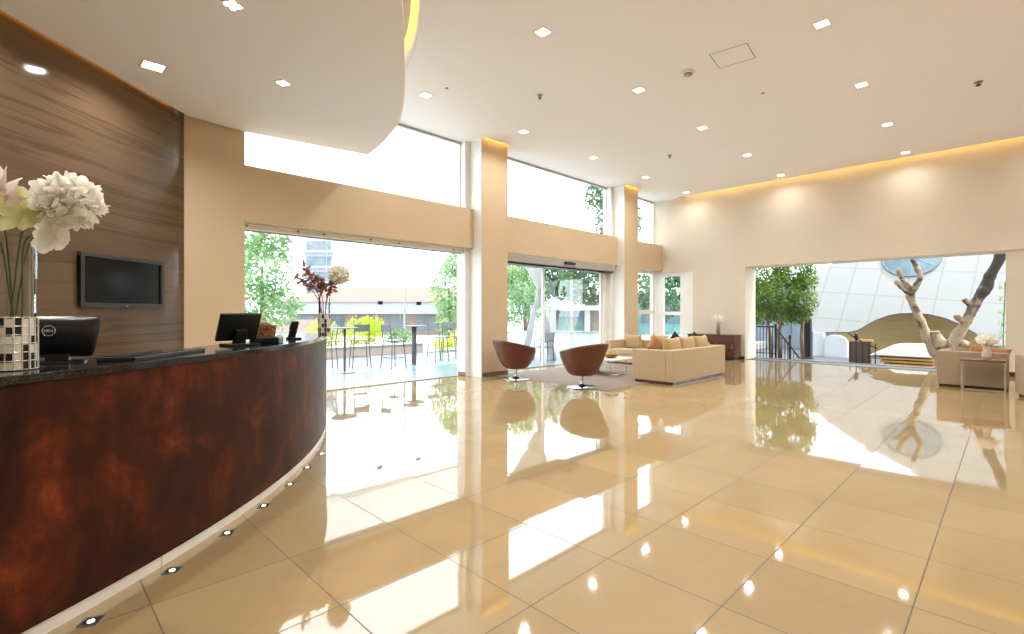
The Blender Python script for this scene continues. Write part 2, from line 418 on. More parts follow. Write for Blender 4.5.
# back wall with garden opening and the small door in the corner
OX0, OX1, OZ = -5.81, -0.07, 2.89
sbox('wall_back', (-7.5, YB, 0), (OX0, YB + 0.87, ZR), M['paint'])
sbox('wall_back', (OX0, YB, OZ), (OX1, YB + 0.87, ZR), M['paint'])
sbox('wall_back', (OX1, YB + 0.05, 0), (3.3, YB + 0.87, OZ), M['paint'])
sbox('wall_back', (OX1, YB, OZ), (3.3, YB + 0.87, ZR), M['paint'])
sbox('wall_back', (-9.1, YB, 2.85), (-7.5, YB + 0.4, ZR), M['paint'])
sbox('wall_right', (3.2, -4.2, 0), (3.4, YB, ZR), M['paint'])
sbox('wall_front', (-3.5, -4.3, 0), (3.3, -4.0, ZR), M['paint'])
lw = MB().box(0, -0.25, 0, 8.0, 0, 5.1).build('wall_left', M['marble']); struct(lw)
lw.location = (LW.x, LW.y, 0); lw.rotation_euler = (0, 0, atan2(LD.y, LD.x))
lu = MB().box(-.3, -0.25, 5.1, 8.0, 0, ZR).build('wall_left_upper', M['paint']); struct(lu)
lu.location = (LW.x, LW.y, 0); lu.rotation_euler = (0, 0, atan2(LD.y, LD.x))
sbox('wall_window_side', (-9.1, 1.55, 0), (XB, 2.53, ZR), M['tan'])
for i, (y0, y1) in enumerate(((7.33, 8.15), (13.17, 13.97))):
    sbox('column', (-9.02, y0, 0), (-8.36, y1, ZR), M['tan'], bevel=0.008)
    sbox('column_lit_face', (-8.76, y0 - 0.006, 0), (-8.364, y0, ZC), M['white'])  # thin white facing stands in for window light on this column side
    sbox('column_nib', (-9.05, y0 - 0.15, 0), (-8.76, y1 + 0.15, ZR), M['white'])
    sbox('baseboard_column', (-9.0, y0 - 0.165, 0), (-8.75, y0 - 0.15, 0.10), M['baseboard'])
    sbox('baseboard_column', (-8.36, y0 + 0.01, 0), (-8.348, y1, 0.10), M['baseboard'])
for i, (y0, y1) in enumerate(((2.53, 7.33), (8.15, 13.17), (13.97, 16.0))):
    sbox('beam', (-9.05, y0, 2.93), (XB, y1, 3.82), M['tan'], bevel=0.006)
sbox('baseboard_back', (-7.42, YB - 0.015, 0), (OX0 - 0.02, YB, 0.10), M['darkwood'])
sbox('baseboard_back', (OX1 + 0.02, YB + 0.035, 0), (3.2, YB + 0.05, 0.10), M['darkwood'])
sbox('trim_back_opening', (OX0, YB + 0.02, 0.0), (OX1, YB + 0.74, 0.006), M['greystone'])

# windows (glass, frames, rails)
def pane(parent, y0, y1, z0, z1, x=XW):
    return MB().box(x - 0.006, y0 + 0.004, z0, x + 0.006, y1 - 0.004, z1).build('pane', M['glass'], parent)
w1 = sempty('window_1')
for y0, y1 in ((2.53, 4.03), (4.03, 5.6), (5.6, 7.18)): pane(w1, y0, y1, 0.02, 2.83)
r_ = MB().box(XW - 0.03, 2.53, 2.835, XW + 0.12, 7.18, 2.93).build('head_rail', M['white'], w1, bevel=0.004)
MB().box(XW - 0.02, 2.53, 2.81, XW + 0.02, 7.18, 2.834).build('rail_shadow_gap', M['grey'], w1)
for y in (2.62, 3.45, 3.92, 4.85, 5.5, 6.9):
    MB().lathe([(0.022, 0), (0.022, 0.012), (0.012, 0.02)], seg=12).build('bolt', M['steel'], w1).matrix_local = Matrix.Translation((XW + 0.12, y, 2.885)) @ Matrix.Rotation(pi/2, 4, 'Y')
for y in (5.13, 6.05):
    MB().box(XW - 0.02, y - 0.05, 1.62, XW + 0.02, y + 0.05, 1.69).build('glass_clamp', M['darkmetal'], w1)
MB().box(XW - 0.03, 2.53, 0, XW + 0.03, 7.18, 0.02).build('sill_rail', M['grey'], w1)
def clerestory(nm, y0, y1):
    w = sempty(nm); pane(w, y0, y1, 3.82, 5.34)
    MB().box(XW - 0.03, y0, 5.335, XW + 0.05, y1, 5.378).build('window_frame', M['grey'], w)
    MB().box(XW - 0.03, y1 - 0.03, 3.82, XW + 0.03, y1, 5.335).build('window_frame', M['white'], w)
clerestory('window_2', 2.53, 7.18); clerestory('window_3', 8.30, 13.02); clerestory('window_4', 14.12, 15.95)
# automatic sliding door in the middle bay
d1 = sempty('door_1')
MB().box(XW - 0.1, 8.30, 2.72, XB + 0.02, 13.02, 2.925).build('header', M['grey'], d1, bevel=0.008)
MB().box(XW - 0.08, 8.30, 2.68, XB - 0.05, 13.02, 2.72).build('track', M['darkmetal'], d1)
MB().box(XB + 0.02, 10.55, 2.79, XB + 0.07, 11.0, 2.86).build('sensor', M['black'], d1, bevel=0.01)
for y0, y1, x in ((8.30, 10.03, XW), (9.98, 11.3, XW + 0.06), (11.25, 12.75, XW)):
    p = MB().box(x - 0.006, y0, 0.03, x + 0.006, y1, 2.68).build('pane', M['glass'], d1)
for y, x in ((10.0, XW + 0.06), (12.75, XW)):
    MB().box(x - 0.025, y - 0.035, 0.0, x + 0.025, y + 0.035, 2.68).build('stile', M['white'], d1)
MB().box(XW - 0.04, 12.79, 0, XW + 0.08, 13.02, 2.68).build('jamb', M['white'], d1)
MB().box(XW - 0.06, 8.30, 0, XW + 0.1, 13.02, 0.018).build('threshold', M['steel'], d1)
# last bay window and corner door
w5 = sempty('window_5')
pane(w5, 14.12, 15.85, 0.1, 2.9)
for a, b in (((14.12, 0), (14.20, 2.93)), ((15.82, 0), (16.0, 2.93)), ((14.20, 1.42), (15.82, 1.56)), ((14.2, 0), (15.82, 0.12)), ((14.2, 2.82), (15.82, 2.93))):
    MB().box(XW - 0.05, a[0], a[1], XW + 0.06, b[0], b[1]).build('window_frame', M['white'], w5)
d2 = sempty('door_2')
MB().box(-8.62, YB + 0.1, 0.1, -7.95, YB + 0.112, 2.75).build('pane', M['glass'], d2)
for x0, z0, x1, z1 in ((-9.0, 0, -8.60, 2.85), (-7.98, 0, -7.90, 2.85), (-8.6, 1.38, -7.98, 1.50), (-8.6, 0, -7.98, 0.25), (-8.6, 2.72, -7.98, 2.85)):
    MB().box(x0, YB + 0.06, z0, x1, YB + 0.15, z1).build('door_frame', M['white'], d2)
MB().box(-7.90, YB + 0.02, 0.0, -7.50, YB + 0.12, 2.85).build('door_panel', M['white'], d2, bevel=0.005)
# garden opening glazing
w6 = sempty('window_6')
for x0, x1 in ((-5.80, -3.9), (-3.9, -1.99), (-1.99, -0.09)):
    MB().box(x0 + .004, YB + 0.80, 0.02, x1 - .004, YB + 0.812, OZ).build('pane', M['glass'], w6)
MB().box(OX0, YB + 0.76, 0, OX1, YB + 0.85, 0.02).build('sill_rail', M['greystone'], w6)

# ------------------------------------------------------------------ ceiling fittings
def lamp(parent, loc, watts, size=0.13, color=(1, 0.965, 0.92), spread=150):
    l = bpy.data.lights.new('lamp', 'AREA'); l.shape = 'SQUARE'; l.size = size; l.energy = watts; l.color = color; l.spread = radians(spread)
    o = bpy.data.objects.new('lamp', l); COL.objects.link(o); o.parent = parent; o.location = loc; return o
def downlight(x, y, z, label, watts, s=0.16):
    t = thing('ceiling_downlight', label, 'ceiling light', (x, y, z), 0, 'recessed ceiling downlights')
    h = s / 2; f = MB()
    for a in ((-h-.02, -h-.02, h+.02, -h), (-h-.02, h, h+.02, h+.02), (-h-.02, -h, -h, h), (h, -h, h+.02, h)):
        f.box(a[0], a[1], -0.008, a[2], a[3], 0.0)
    f.build('trim_ring', M['white'], t)
    MB().box(-h, -h, -0.004, h, h, -0.001).build('diffuser', M['lamp'], t)
    lamp(t, (0, 0, -0.012), watts)
    return t
ORD = ['first', 'second', 'third', 'fourth', 'fifth', 'sixth', 'seventh', 'eighth']
WL = 27.0
rows = ((-7.42, 'row along the windows', 5), (-4.60, 'middle row of the hall ceiling', 5), (-1.80, 'right-hand row of the hall ceiling', 7), (1.0, 'row beyond the right-hand row', 7))
for x, nm, n in rows:
    for k in range(n):
        y = 15.35 - 2.545 * k
        downlight(x, y, ZC, 'square recessed downlight, %s from the back wall in the %s' % (ORD[k], nm), WL * (0.38 if k == 0 else 1))
downlight(-7.06, 1.09, ZS, 'square recessed downlight in the soffit above the counter monitor', 34, 0.2)
downlight(-6.05, -0.25, ZS, 'square recessed downlight in the soffit above the near vase, outside the left picture edge', 34, 0.2)
downlight(-3.75, -0.05, ZS, 'square soffit downlight added to brighten the near vase flowers, outside the picture', 30, 0.2)  # invented fitting, put in to brighten the bouquet and countertop
downlight(-4.9, -1.2, ZS, 'square recessed downlight in the soffit behind the near end of the counter', 34, 0.2)
def ledcluster(x, y, z, label):
    t = thing('led_downlight', label, 'ceiling light', (x, y, z), 0.5, 'small four-chip soffit lights')
    MB().box(-.075, -.075, -0.012, .075, .075, 0).build('housing', M['white'], t, bevel=0.006)
    for i in (-1, 1):
        for j in (-1, 1):
            MB().lathe([(0.022, 0), (0.022, -0.008), (0.0, -0.012)], (i*.036, j*.036, -0.012), 12).build('led_chip', M['lampled'], t)
    lamp(t, (0, 0, -0.03), 5, 0.1)
ledcluster(-5.12, 1.40, ZS, 'small four-chip light in the soffit at the top edge of the picture')
ledcluster(-6.41, 2.32, ZS, 'small four-chip light in the soffit over the far end of the counter')

def spot_detector(x, y, label, big=1.0):
    t = thing('sprinkler_head', label, 'sprinkler', (x, y, ZC), 0, 'ceiling sprinkler heads')
    MB().lathe([(0.05*big, 0), (0.048*big, -0.012), (0.02*big, -0.02), (0.02*big, -0.05)], seg=16).build('escutcheon', M['steel'], t)
    MB().lathe([(0.012*big, -0.05), (0.03*big, -0.055), (0.03*big, -0.06), (0.004, -0.075)], seg=14).build('deflector', M['darkmetal'], t)
spot_detector(-5.97, 6.63, 'dark sprinkler head on the ceiling nearest the soffit')
spot_detector(-5.96, 11.44, 'dark sprinkler head on the ceiling in front of the farther column')
spot_detector(-0.38, 11.55, 'dark sprinkler head on the ceiling near the right edge', 1.3)
t = thing('smoke_detector', 'round white smoke detector on the ceiling beside the access panel', 'detector', (-3.7, 7.71, ZC))
MB().lathe([(0.11, 0), (0.11, -0.02), (0.085, -0.03)], seg=28).build('base_ring', M['white'], t, smooth=True)
MB().lathe([(0.07, -0.03), (0.066, -0.055), (0.0, -0.06)], seg=24).build('sensing_chamber', M['grey'], t, smooth=True)
t = thing('access_panel', 'square access hatch outlined in the ceiling', 'hatch', (-2.99, 7.72, ZC), 0.12)
f = MB(); h = 0.27
for a in ((-h, -h, h, -h+.014), (-h, h-.014, h, h), (-h, -h+.014, -h+.014, h-.014), (h-.014, -h+.014, h, h-.014)): f.box(a[0], a[1], -0.004, a[2], a[3], 0)
f.build('frame', M['grey'], t)
MB().box(-h+.016, -h+.016, -0.003, h-.016, h-.016, -0.0005).build('hatch_door', M['ceiling'], t)
for x, y, lb in ((-3.11, 9.4, 'tiny pilot nozzle on the ceiling beyond the access hatch'), (-6.93, 5.27, 'tiny pilot nozzle on the ceiling beside the soffit edge')):
    tag(MB().lathe([(0.03, 0), (0.028, -0.008), (0.01, -0.018), (0.0, -0.02)], (0, 0, 0), 14).build('ceiling_nozzle', M['steel']), lb, 'nozzle', 'tiny ceiling nozzles').location = (x, y, ZC)

# ------------------------------------------------------------------ reception counter
CC = Vector(D(3.8, -1.925 - 7.3)); CR = 7.3
BASE = atan2(SA, CA)                       # direction of "across" in plan
def arc(r, t):                             # t = angle along the counter, 0 at its nearest bulge
    u = BASE + t; return (CC.x + r*cos(u), CC.y + r*sin(u))
T0, T1 = -0.36, 0.40
def band(r0, r1, z0, z1, t0=T0, t1=T1, n=64):
    b = MB(); ts = [t0 + (t1 - t0)*i/n for i in range(n + 1)]
    R_ = [[b.bm.verts.new((*arc(r, t), z)) for r, z in ((r0, z0), (r1, z0), (r1, z1), (r0, z1))] for t in ts]
    for A, B in zip(R_, R_[1:]):
        for k in range(4): b.bm.faces.new((A[k], A[(k+1) % 4], B[(k+1) % 4], B[k]))
    b.bm.faces.new(R_[0][::-1]); b.bm.faces.new(R_[-1]); return b
rc = thing('reception_counter', 'long curved reception counter with rust-brown front and black stone top', 'counter')
fp = band(CR - 0.04, CR, 0.066, 1.145).build('front_panel', M['rust'], rc, bevel=0.003)
band(CR - 0.06, CR - 0.012, 0.0, 0.064, T0, -0.135, 30).build('kick_strip', M['white'], rc)
band(CR - 0.06, CR - 0.012, 0.0, 0.064, -0.1342, T1, 50).build('kick_strip', M['white'], rc)
band(CR - 0.55, CR + 0.012, 1.145, 1.185, T0, T1 + 0.002).build('countertop', M['granite'], rc, bevel=0.004)
band(CR - 0.50, CR - 0.46, 0.0, 1.145).build('back_panel', M['darkwood'], rc)
band(CR - 0.46, CR - 0.04, 0.02, 1.145, T1 - 0.005, T1 - 0.0005, 2).build('end_panel', M['rust'], rc)
band(CR - 1.15, CR - 0.50, 0.72, 0.75).build('work_surface', M['granite'], rc)
band(CR - 1.13, CR - 1.10, 0.0, 0.72, T0 + .01, T1 - .01).build('desk_support', M['darkwood'], rc)
ZT = 1.185
def on_counter(d, lat): return (*D(d, lat), ZT)

FL = [(-3.04, 0.23), (-3.32, 0.60), (-3.63, 0.96), (-3.95, 1.29), (-4.29, 1.61), (-4.64, 1.90), (-4.99, 2.19)]
for i, (x, y) in enumerate(FL):
    t = thing('floor_uplight', 'small square lit floor light by the counter foot, %s from the near end' % ORD[i], 'floor light', (x, y, 0), ANG + 0.2, 'floor lights along the counter')
    h = 0.028; f = MB()
    for a in ((-h-.012, -h-.012, h+.012, -h), (-h-.012, h, h+.012, h+.012), (-h-.012, -h, -h, h), (h, -h, h+.012, h)): f.box(a[0], a[1], 0, a[2], a[3], 0.004)
    f.build('trim_ring', M['steel'], t)
    MB().box(-h, -h, 0.0005, h, h, 0.002).build('recess_plate', M['darkmetal'], t)
    MB().lathe([(0.014, 0.002), (0.014, 0.0045), (0, 0.005)], seg=14).build('lens', M['lamp'], t)

# ------------------------------------------------------------------ things on the counter
def glass_vase(x, y, z, r, h, label, sleeve, n=18, rings=7):
    t = thing('glass_vase', label, 'vase', (x, y, z), 0, 'vases on the counter')
    MB().lathe([(r, 0), (r, h), (r - 0.004, h), (r - 0.004, 0.02), (0.0, 0.02)], seg=36).build('glass_body', M['vaseglass'], t, smooth=False)
    s = MB(); rr = r + 0.002
    for k in range(rings):
        zz = 0.006 + (sleeve - 0.006)*k/(rings - 1)
        s.tube([(rr*cos(a*pi/18), rr*sin(a*pi/18), zz) for a in range(36)], 0.0022, 5, closed=True)
    for k in range(n):
        a = 2*pi*k/n; s.tube([(rr*cos(a), rr*sin(a), 0.004), (rr*cos(a), rr*sin(a), sleeve)], 0.0026 if k % 2 else 0.0045, 5)
    s.build('wire_sleeve', M['silver'], t)
    MB().tube([(0, 0, 0.006), (0, 0, sleeve - .004)], r + 0.0005, 40, cap=False).build('mosaic_sleeve', sleeve_mat(n, (sleeve - .006)/(rings - 1)), t)
    return t

def petal(b, c, d, n, ln, w, curl=0.25):
    """broad rounded petal: a 3x4 curved grid"""
    d = d.normalized(); s_ = d.cross(n).normalized(); n = s_.cross(d).normalized(); c = Vector(c)
    rows_ = []
    for i in range(5):
        u = i/4; half = w * (sin(pi*(0.12 + 0.80*u)) ** 0.7)
        rows_.append([b.bm.verts.new(c + d*ln*u + s_*half*v + n*(curl*ln*u*u - 0.25*half*abs(v))) for v in (-1, 0, 1)])
    for A, B in zip(rows_, rows_[1:]):
        for k in range(2): b.bm.faces.new((A[k], A[k+1], B[k+1], B[k]))
def rdir():
    while True:
        v = Vector((U(-1, 1), U(-1, 1), U(-1, 1)))
        if 0.1 < v.length < 1: return v.normalized()
def peony(parent, c, r, mat, n=120, squash=(1, 1, 0.9)):
    b = MB(); c = Vector(c)
    for i in range(n):
        k = i + 0.5; ph = acos(1 - 2*k/n); th = pi*(1 + 5**0.5)*k
        o = Vector((cos(th)*sin(ph), sin(th)*sin(ph), cos(ph)))
        lay = U(0.35, 0.62); tang = (rdir() - o*0).cross(o).normalized()
        dd = (o*0.8 + tang*0.5)
        petal(b, c + Vector((o.x*squash[0], o.y*squash[1], o.z*squash[2]))*r*lay*1.12, dd, tang.cross(o)*0.3 + o*0.6, r*U(0.22, 0.36), r*U(0.09, 0.15), U(-.5, .5))
    b.ball(c, r*0.5, 12, squash)
    return b.build('bloom', mat, parent, smooth=True, recalc=False)
def flower_stem(parent, pts, r=0.004):
    return MB().tube(pts, r, 6).build('stem', M['stem'], parent, smooth=True)

# depth-aligned axes at the counter: ax = across the view diagonal, ay = along it
AX = Vector((CA, SA, 0)); AY = Vector((-SA, CA, 0)); AZ = Vector((0, 0, 1))
V1 = Vector(on_counter(2.30, -2.32))
glass_vase(V1.x, V1.y, V1.z, 0.08, 0.58, 'tall clear glass vase in a mirrored wire sleeve at the near end of the counter', 0.245)
def P1(px, py, dd=0.0):   # offset from the vase foot in metres: across, up, along
    return AX*px + AZ*py + AY*dd
def stems(root, tip, foot=(0, 0.03, 0), mid=None):
    a = P1(*foot); b = Vector(tip); m = a.lerp(b, 0.55) + AX*0.0
    rim = P1(max(-.055, min(.055, b.dot(AX)*.4)), 0.56, max(-.05, min(.05, b.dot(AY)*.4)))
    pts = [a, a.lerp(rim, 0.5), rim, rim.lerp(b, 0.5) + AZ*0.02, b]
    return flower_stem(root, [tuple(p) for p in smooth3(pts)])
def smooth3(P, n=5):
    out = []
    for i in range(len(P) - 1):
        p0 = P[max(i-1, 0)]; p1 = P[i]; p2 = P[i+1]; p3 = P[min(i+2, len(P)-1)]
        for k in range(n):
            t = k/n; out.append(0.5*((2*p1) + (p2-p0)*t + (2*p0-5*p1+4*p2-p3)*t*t + (3*p1-p0-3*p2+p3)*t**3))
    return out + [P[-1]]
G1 = 'flowers in the near vase'
f = thing('white_peony', 'big ruffled cream-white bloom leaning right out of the near vase', 'flower', V1, 0, G1)
stems(f, P1(0.17, 0.70, 0.02), (-0.03, 0.03, 0)); peony(f, P1(0.255, 0.785, 0.0), 0.155, M['petal'], 560)
f = thing('white_orchid', 'small white drooping bloom below the big ruffled one', 'flower', V1, 0, G1)
stems(f, P1(0.13, 0.64, -0.02), (0.02, 0.03, 0.02))
b = MB()
for (ox, oz) in ((0.18, 0.665), (0.225, 0.615), (0.165, 0.60)):
    for k in range(6):
        a = 2*pi*k/6 + ox*40; petal(b, P1(ox, oz, -0.02), AX*cos(a) + AZ*sin(a), -AY + AX*.3, 0.062, 0.028, 0.15)
b.build('bloom', M['petal'], f, smooth=True, recalc=False)
f = thing('blush_lily', 'pale blush lily with long pointed petals at the left picture edge', 'flower', V1, 0, G1)
stems(f, P1(-0.05, 0.82, -0.02), (0.03, 0.03, -0.01))
b = MB()
for k, (dx, dz, ln) in enumerate(((1, -0.45, .20), (0.65, 0.55, .13), (-.2, 1, .14), (-1, .3, .16), (.9, -.85, .14), (-.5, -.8, .15), (1, 0.1, .17))):
    petal(b, P1(-0.06, 0.84, -0.02), AX*dx + AZ*dz - AY*.3, -AY + AZ*.6, ln, 0.055, 0.05)
b.build('bloom', M['petalpink'], f, smooth=True, recalc=False)
f = thing('lime_lily', 'lime-tinted white lily in the middle of the near vase bouquet', 'flower', V1, 0, G1)
stems(f, P1(0.09, 0.70, -0.03), (-0.01, 0.03, -0.03))
b = MB()
for k, (dx, dz, ln) in enumerate(((1, .35, .14), (.2, 1, .11), (-1, .35, .14), (-.8, -.7, .15), (.5, -.8, .12), (1, -.25, .12))):
    petal(b, P1(0.09, 0.735, -0.04), AX*dx + AZ*dz - AY*.35, -AY + AZ*.4, ln, 0.052, 0.08)
b.build('bloom', M['petalgreen'], f, smooth=True, recalc=False)
f = thing('red_berry_sprig', 'sprig of dark red berries at the left of the near vase bouquet', 'flower', V1, 0, G1)
stems(f, P1(-0.005, 0.76, -0.19), (0.0, 0.03, 0.03))
b = MB()
for k in range(12): b.ball(P1(-0.01 + U(-.02, .02), 0.80 + U(-.05, .045), -0.20 + U(-.02, .02)), U(.009, .014), 8)
b.build('berry_cluster', M['red'], f, smooth=True)

# monitor seen from behind, with its ring emblem
m = thing('computer_monitor', 'black monitor seen from behind with a silver ring emblem, beside the near vase', 'monitor', on_counter(2.68, -2.455), ANG + 0.50)
def mon(u, v):
    x = -0.19 + 0.38*u; z = 0.03 + 0.215*v
    bul = 0.05*(sin(pi*u)**0.6)*(1 - abs(2*v - 1)**3)
    return (x*(0.74 + 0.26*v**0.7), -0.02 - bul - 0.05*v, z)
MB().grid(mon, 16, 10).build('back_cover', M['black'], m, smooth=True, solid=0.006)
b = MB()
v = [b.bm.verts.new(p) for p in ((-.141, -.012, .03), (.141, -.012, .03), (.19, -.06, .248), (-.19, -.06, .248), (-.141, .006, .03), (.141, .006, .03), (.19, -.042, .248), (-.19, -.042, .248))]
for q in ((0, 1, 2, 3), (7, 6, 5, 4), (0, 4, 5, 1), (1, 5, 6, 2), (2, 6, 7, 3), (3, 7, 4, 0)): b.bm.faces.new([v[i] for i in q])
b.build('display_panel', M['blackgloss'], m, bevel=0.004)
MB().cbox((0, -0.03, 0.03), (0.10, 0.035, 0.06)).build('stand_neck', M['black'], m, bevel=0.006)
MB().lathe([(0.12, 0), (0.12, 0.008), (0.1, 0.012)], (0, -0.03, 0), 32).build('stand_base', M['black'], m)
ring = MB().tube([(0.026*cos(a*pi/16), 0, 0.026*sin(a*pi/16)) for a in range(32)], 0.0026, 6, closed=True).build('emblem_ring', M['chrome'], m, smooth=True)
ring.location = (-0.015, -0.112, 0.172); ring.rotation_euler = (-0.05, 0, 0)
cu = bpy.data.curves.new('emblem_letters', 'FONT'); cu.body = 'DELL'; cu.size = 0.0185; cu.align_x = 'CENTER'; cu.align_y = 'CENTER'; cu.extrude = 0.001
tmp = bpy.data.objects.new('tmp', cu); me_ = bpy.data.meshes.new_from_object(tmp); bpy.data.objects.remove(tmp); me_.materials.clear(); me_.materials.append(M['silver'])
tx = bpy.data.objects.new('emblem_letters', me_); COL.objects.link(tx); tx.parent = ring; tx.rotation_euler = (pi/2, 0, 0)

t = thing('document_tray', 'flat black slab lying on the counter to the right of the near monitor', 'tray', on_counter(3.05, -2.195), ANG + 0.0)
MB().box(-0.10, -0.36, 0.0, 0.10, 0.38, 0.022).build('tray_base', M['black'], t, bevel=0.004)
MB().box(-0.085, -0.34, 0.022, 0.085, 0.36, 0.026).build('tray_pad', M['granite'], t)
t.rotation_euler = (0, 0, ANG + 0.10)

# point of sale screen
m = thing('sales_terminal', 'black tilted touch screen on a foot in the middle of the counter', 'monitor', on_counter(4.05, -2.24), ANG - 0.5)
rot = Matrix.Rotation(radians(26), 3, 'X')
MB().cbox((0, 0.0, 0.152), (0.32, 0.03, 0.245), rot).build('display_panel', M['black'], m, bevel=0.008)
MB().cbox((0, 0.017, 0.146), (0.29, 0.008, 0.215), rot).build('screen', M['blackgloss'], m)
MB().cbox((0, -0.02, 0.07), (0.09, 0.05, 0.13), Matrix.Rotation(radians(20), 3, 'X')).build('stand_neck', M['black'], m, bevel=0.008)
MB().box(-0.12, -0.12, 0.0, 0.12, 0.08, 0.018).build('stand_base', M['black'], m, bevel=0.006)
m.rotation_euler = (0, 0, ANG + 0.93)
# low black box with woven basket on it
bx = thing('receipt_printer', 'low black box under the woven basket on the counter', 'printer', on_counter(4.33, -2.15), ANG + 0.2)
MB().box(-0.12, -0.08, 0, 0.12, 0.08, 0.055).build('housing', M['black'], bx, bevel=0.01)
MB().box(-0.09, -0.03, 0.055, 0.09, -0.02, 0.058).build('paper_slot', M['darkmetal'], bx)
p = on_counter(4.33, -2.16)
bk = thing('woven_basket', 'small brown woven basket of wrapped sweets on the low black box', 'basket', (p[0], p[1], ZT + 0.058), ANG + 0.2)
b = MB()
pr_ = [(0.075, 0), (0.09, 0.10), (0.082, 0.10), (0.068, 0.008), (0, 0.008)]
b.lathe(pr_, seg=26); b.build('basket_body', M['basket'], bk)
b = MB()
for k in range(26): b.ball((U(-.055, .055), U(-.055, .055), U(.08, .115)), U(.012, .02), 7)
b.build('sweets', M['basket'], bk, smooth=True)
pt = thing('card_reader', 'black card payment terminal propped near the far end of the counter', 'card reader', on_counter(4.95, -2.19), ANG - 0.55)
MB().cbox((0, 0, 0.095), (0.075, 0.03, 0.19), Matrix.Rotation(radians(24), 3, 'X')).build('handset', M['black'], pt, bevel=0.01)
MB().cbox((0, 0.008, 0.125), (0.06, 0.02, 0.06), Matrix.Rotation(radians(24), 3, 'X')).build('screen', M['blackgloss'], pt)
MB().box(-0.05, -0.07, 0, 0.05, 0.06, 0.022).build('cradle', M['black'], pt, bevel=0.006)
pt.rotation_euler = (0, 0, ANG + 0.95)

V2 = Vector(on_counter(5.50, -2.09))
glass_vase(V2.x, V2.y, V2.z, 0.062, 0.44, 'clear glass vase in a mirrored wire sleeve at the far end of the counter', 0.255, 14, 6)
G2 = 'flowers in the far vase'
def stem2(root, tip):
    a = AZ*0.03; b = Vector(tip); rim = Vector((b.x*.22, b.y*.22, 0.39))
    return MB().tube([tuple(p) for p in smooth3([a, rim, rim.lerp(b, .5) + AZ*.03, b])], 0.005, 6).build('stem', M['dried'], root, smooth=True)
f = thing('white_pompom_flower', 'round grey-white pompom bloom on the right of the far vase', 'flower', V2, 0, G2)
stem2(f, P1(0.12, 0.60)); peony(f, P1(0.165, 0.69), 0.135, M['petal'], 420)
def dried(label, tips):
    f = thing('dried_flower_branch', label, 'flower', V2, 0, G2)
    for tip in tips: stem2(f, P1(*tip))
    b = MB()
    for tx_, tz_, ty_ in tips:
        for k in range(44):
            u = U(0.35, 1.08); c = P1(tx_*u, 0.39 + (tz_ - .39)*u + 0.03*sin(3*u), ty_*u) + rdir()*.02
            b.leaf(c, rdir()*U(.05, .095), .02, rdir())
    b.build('dried_leaves', M['dried'], f)
dried('branch of red-brown dried leaves arching left out of the far vase', ((-0.30, 0.66, 0.05), (-0.20, 0.74, 0)))
dried('branch of red-brown dried leaves rising in the middle of the far vase', ((-0.06, 0.66, -0.04), (0.09, 0.60, 0.02)))

# wall-mounted screen on the stone wall
tv = thing('wall_screen', 'black framed screen set on the brown banded stone wall', 'television')
tv.location = (0, 0, 0)
# position along the wall: solved from its real place on the wall plane
tvc = LW + LD*0; 
def wall_pt(px, py):
    r = (px - 512)/494; ddx, ddy = -SA + CA*r, CA + SA*r
    A = Matrix(((ddx, -LD.x), (ddy, -LD.y))); s_ = A.inverted() @ LW
    return s_[1], 1.45 + (313 - py)/494*s_[0]
sL, zT = wall_pt(77, 253); sR, zB = wall_pt(161, 306.5)
tv.location = (*(LW + LD*((sL + sR)/2)), (zT + zB)/2); tv.rotation_euler = (0, 0, atan2(LD.y, LD.x))
hw = abs(sL - sR)/2; hh = 0.32
b = MB()
for a in ((-hw, -hh, hw, -hh+.05), (-hw, hh-.05, hw, hh), (-hw, -hh+.05, -hw+.05, hh-.05), (hw-.05, -hh+.05, hw, hh-.05)): b.box(a[0], 0, a[1], a[2], 0.05, a[3])
b.build('bezel', M['bezel'], tv, bevel=0.006)
MB().box(-hw+.05, 0, -hh+.05, hw-.05, 0.025, hh-.05).build('screen', M['blackgloss'], tv)
MB().box(-0.012, 0.05, -hh+.015, 0.012, 0.054, -hh+.03).build('indicator', M['chrome'], tv)

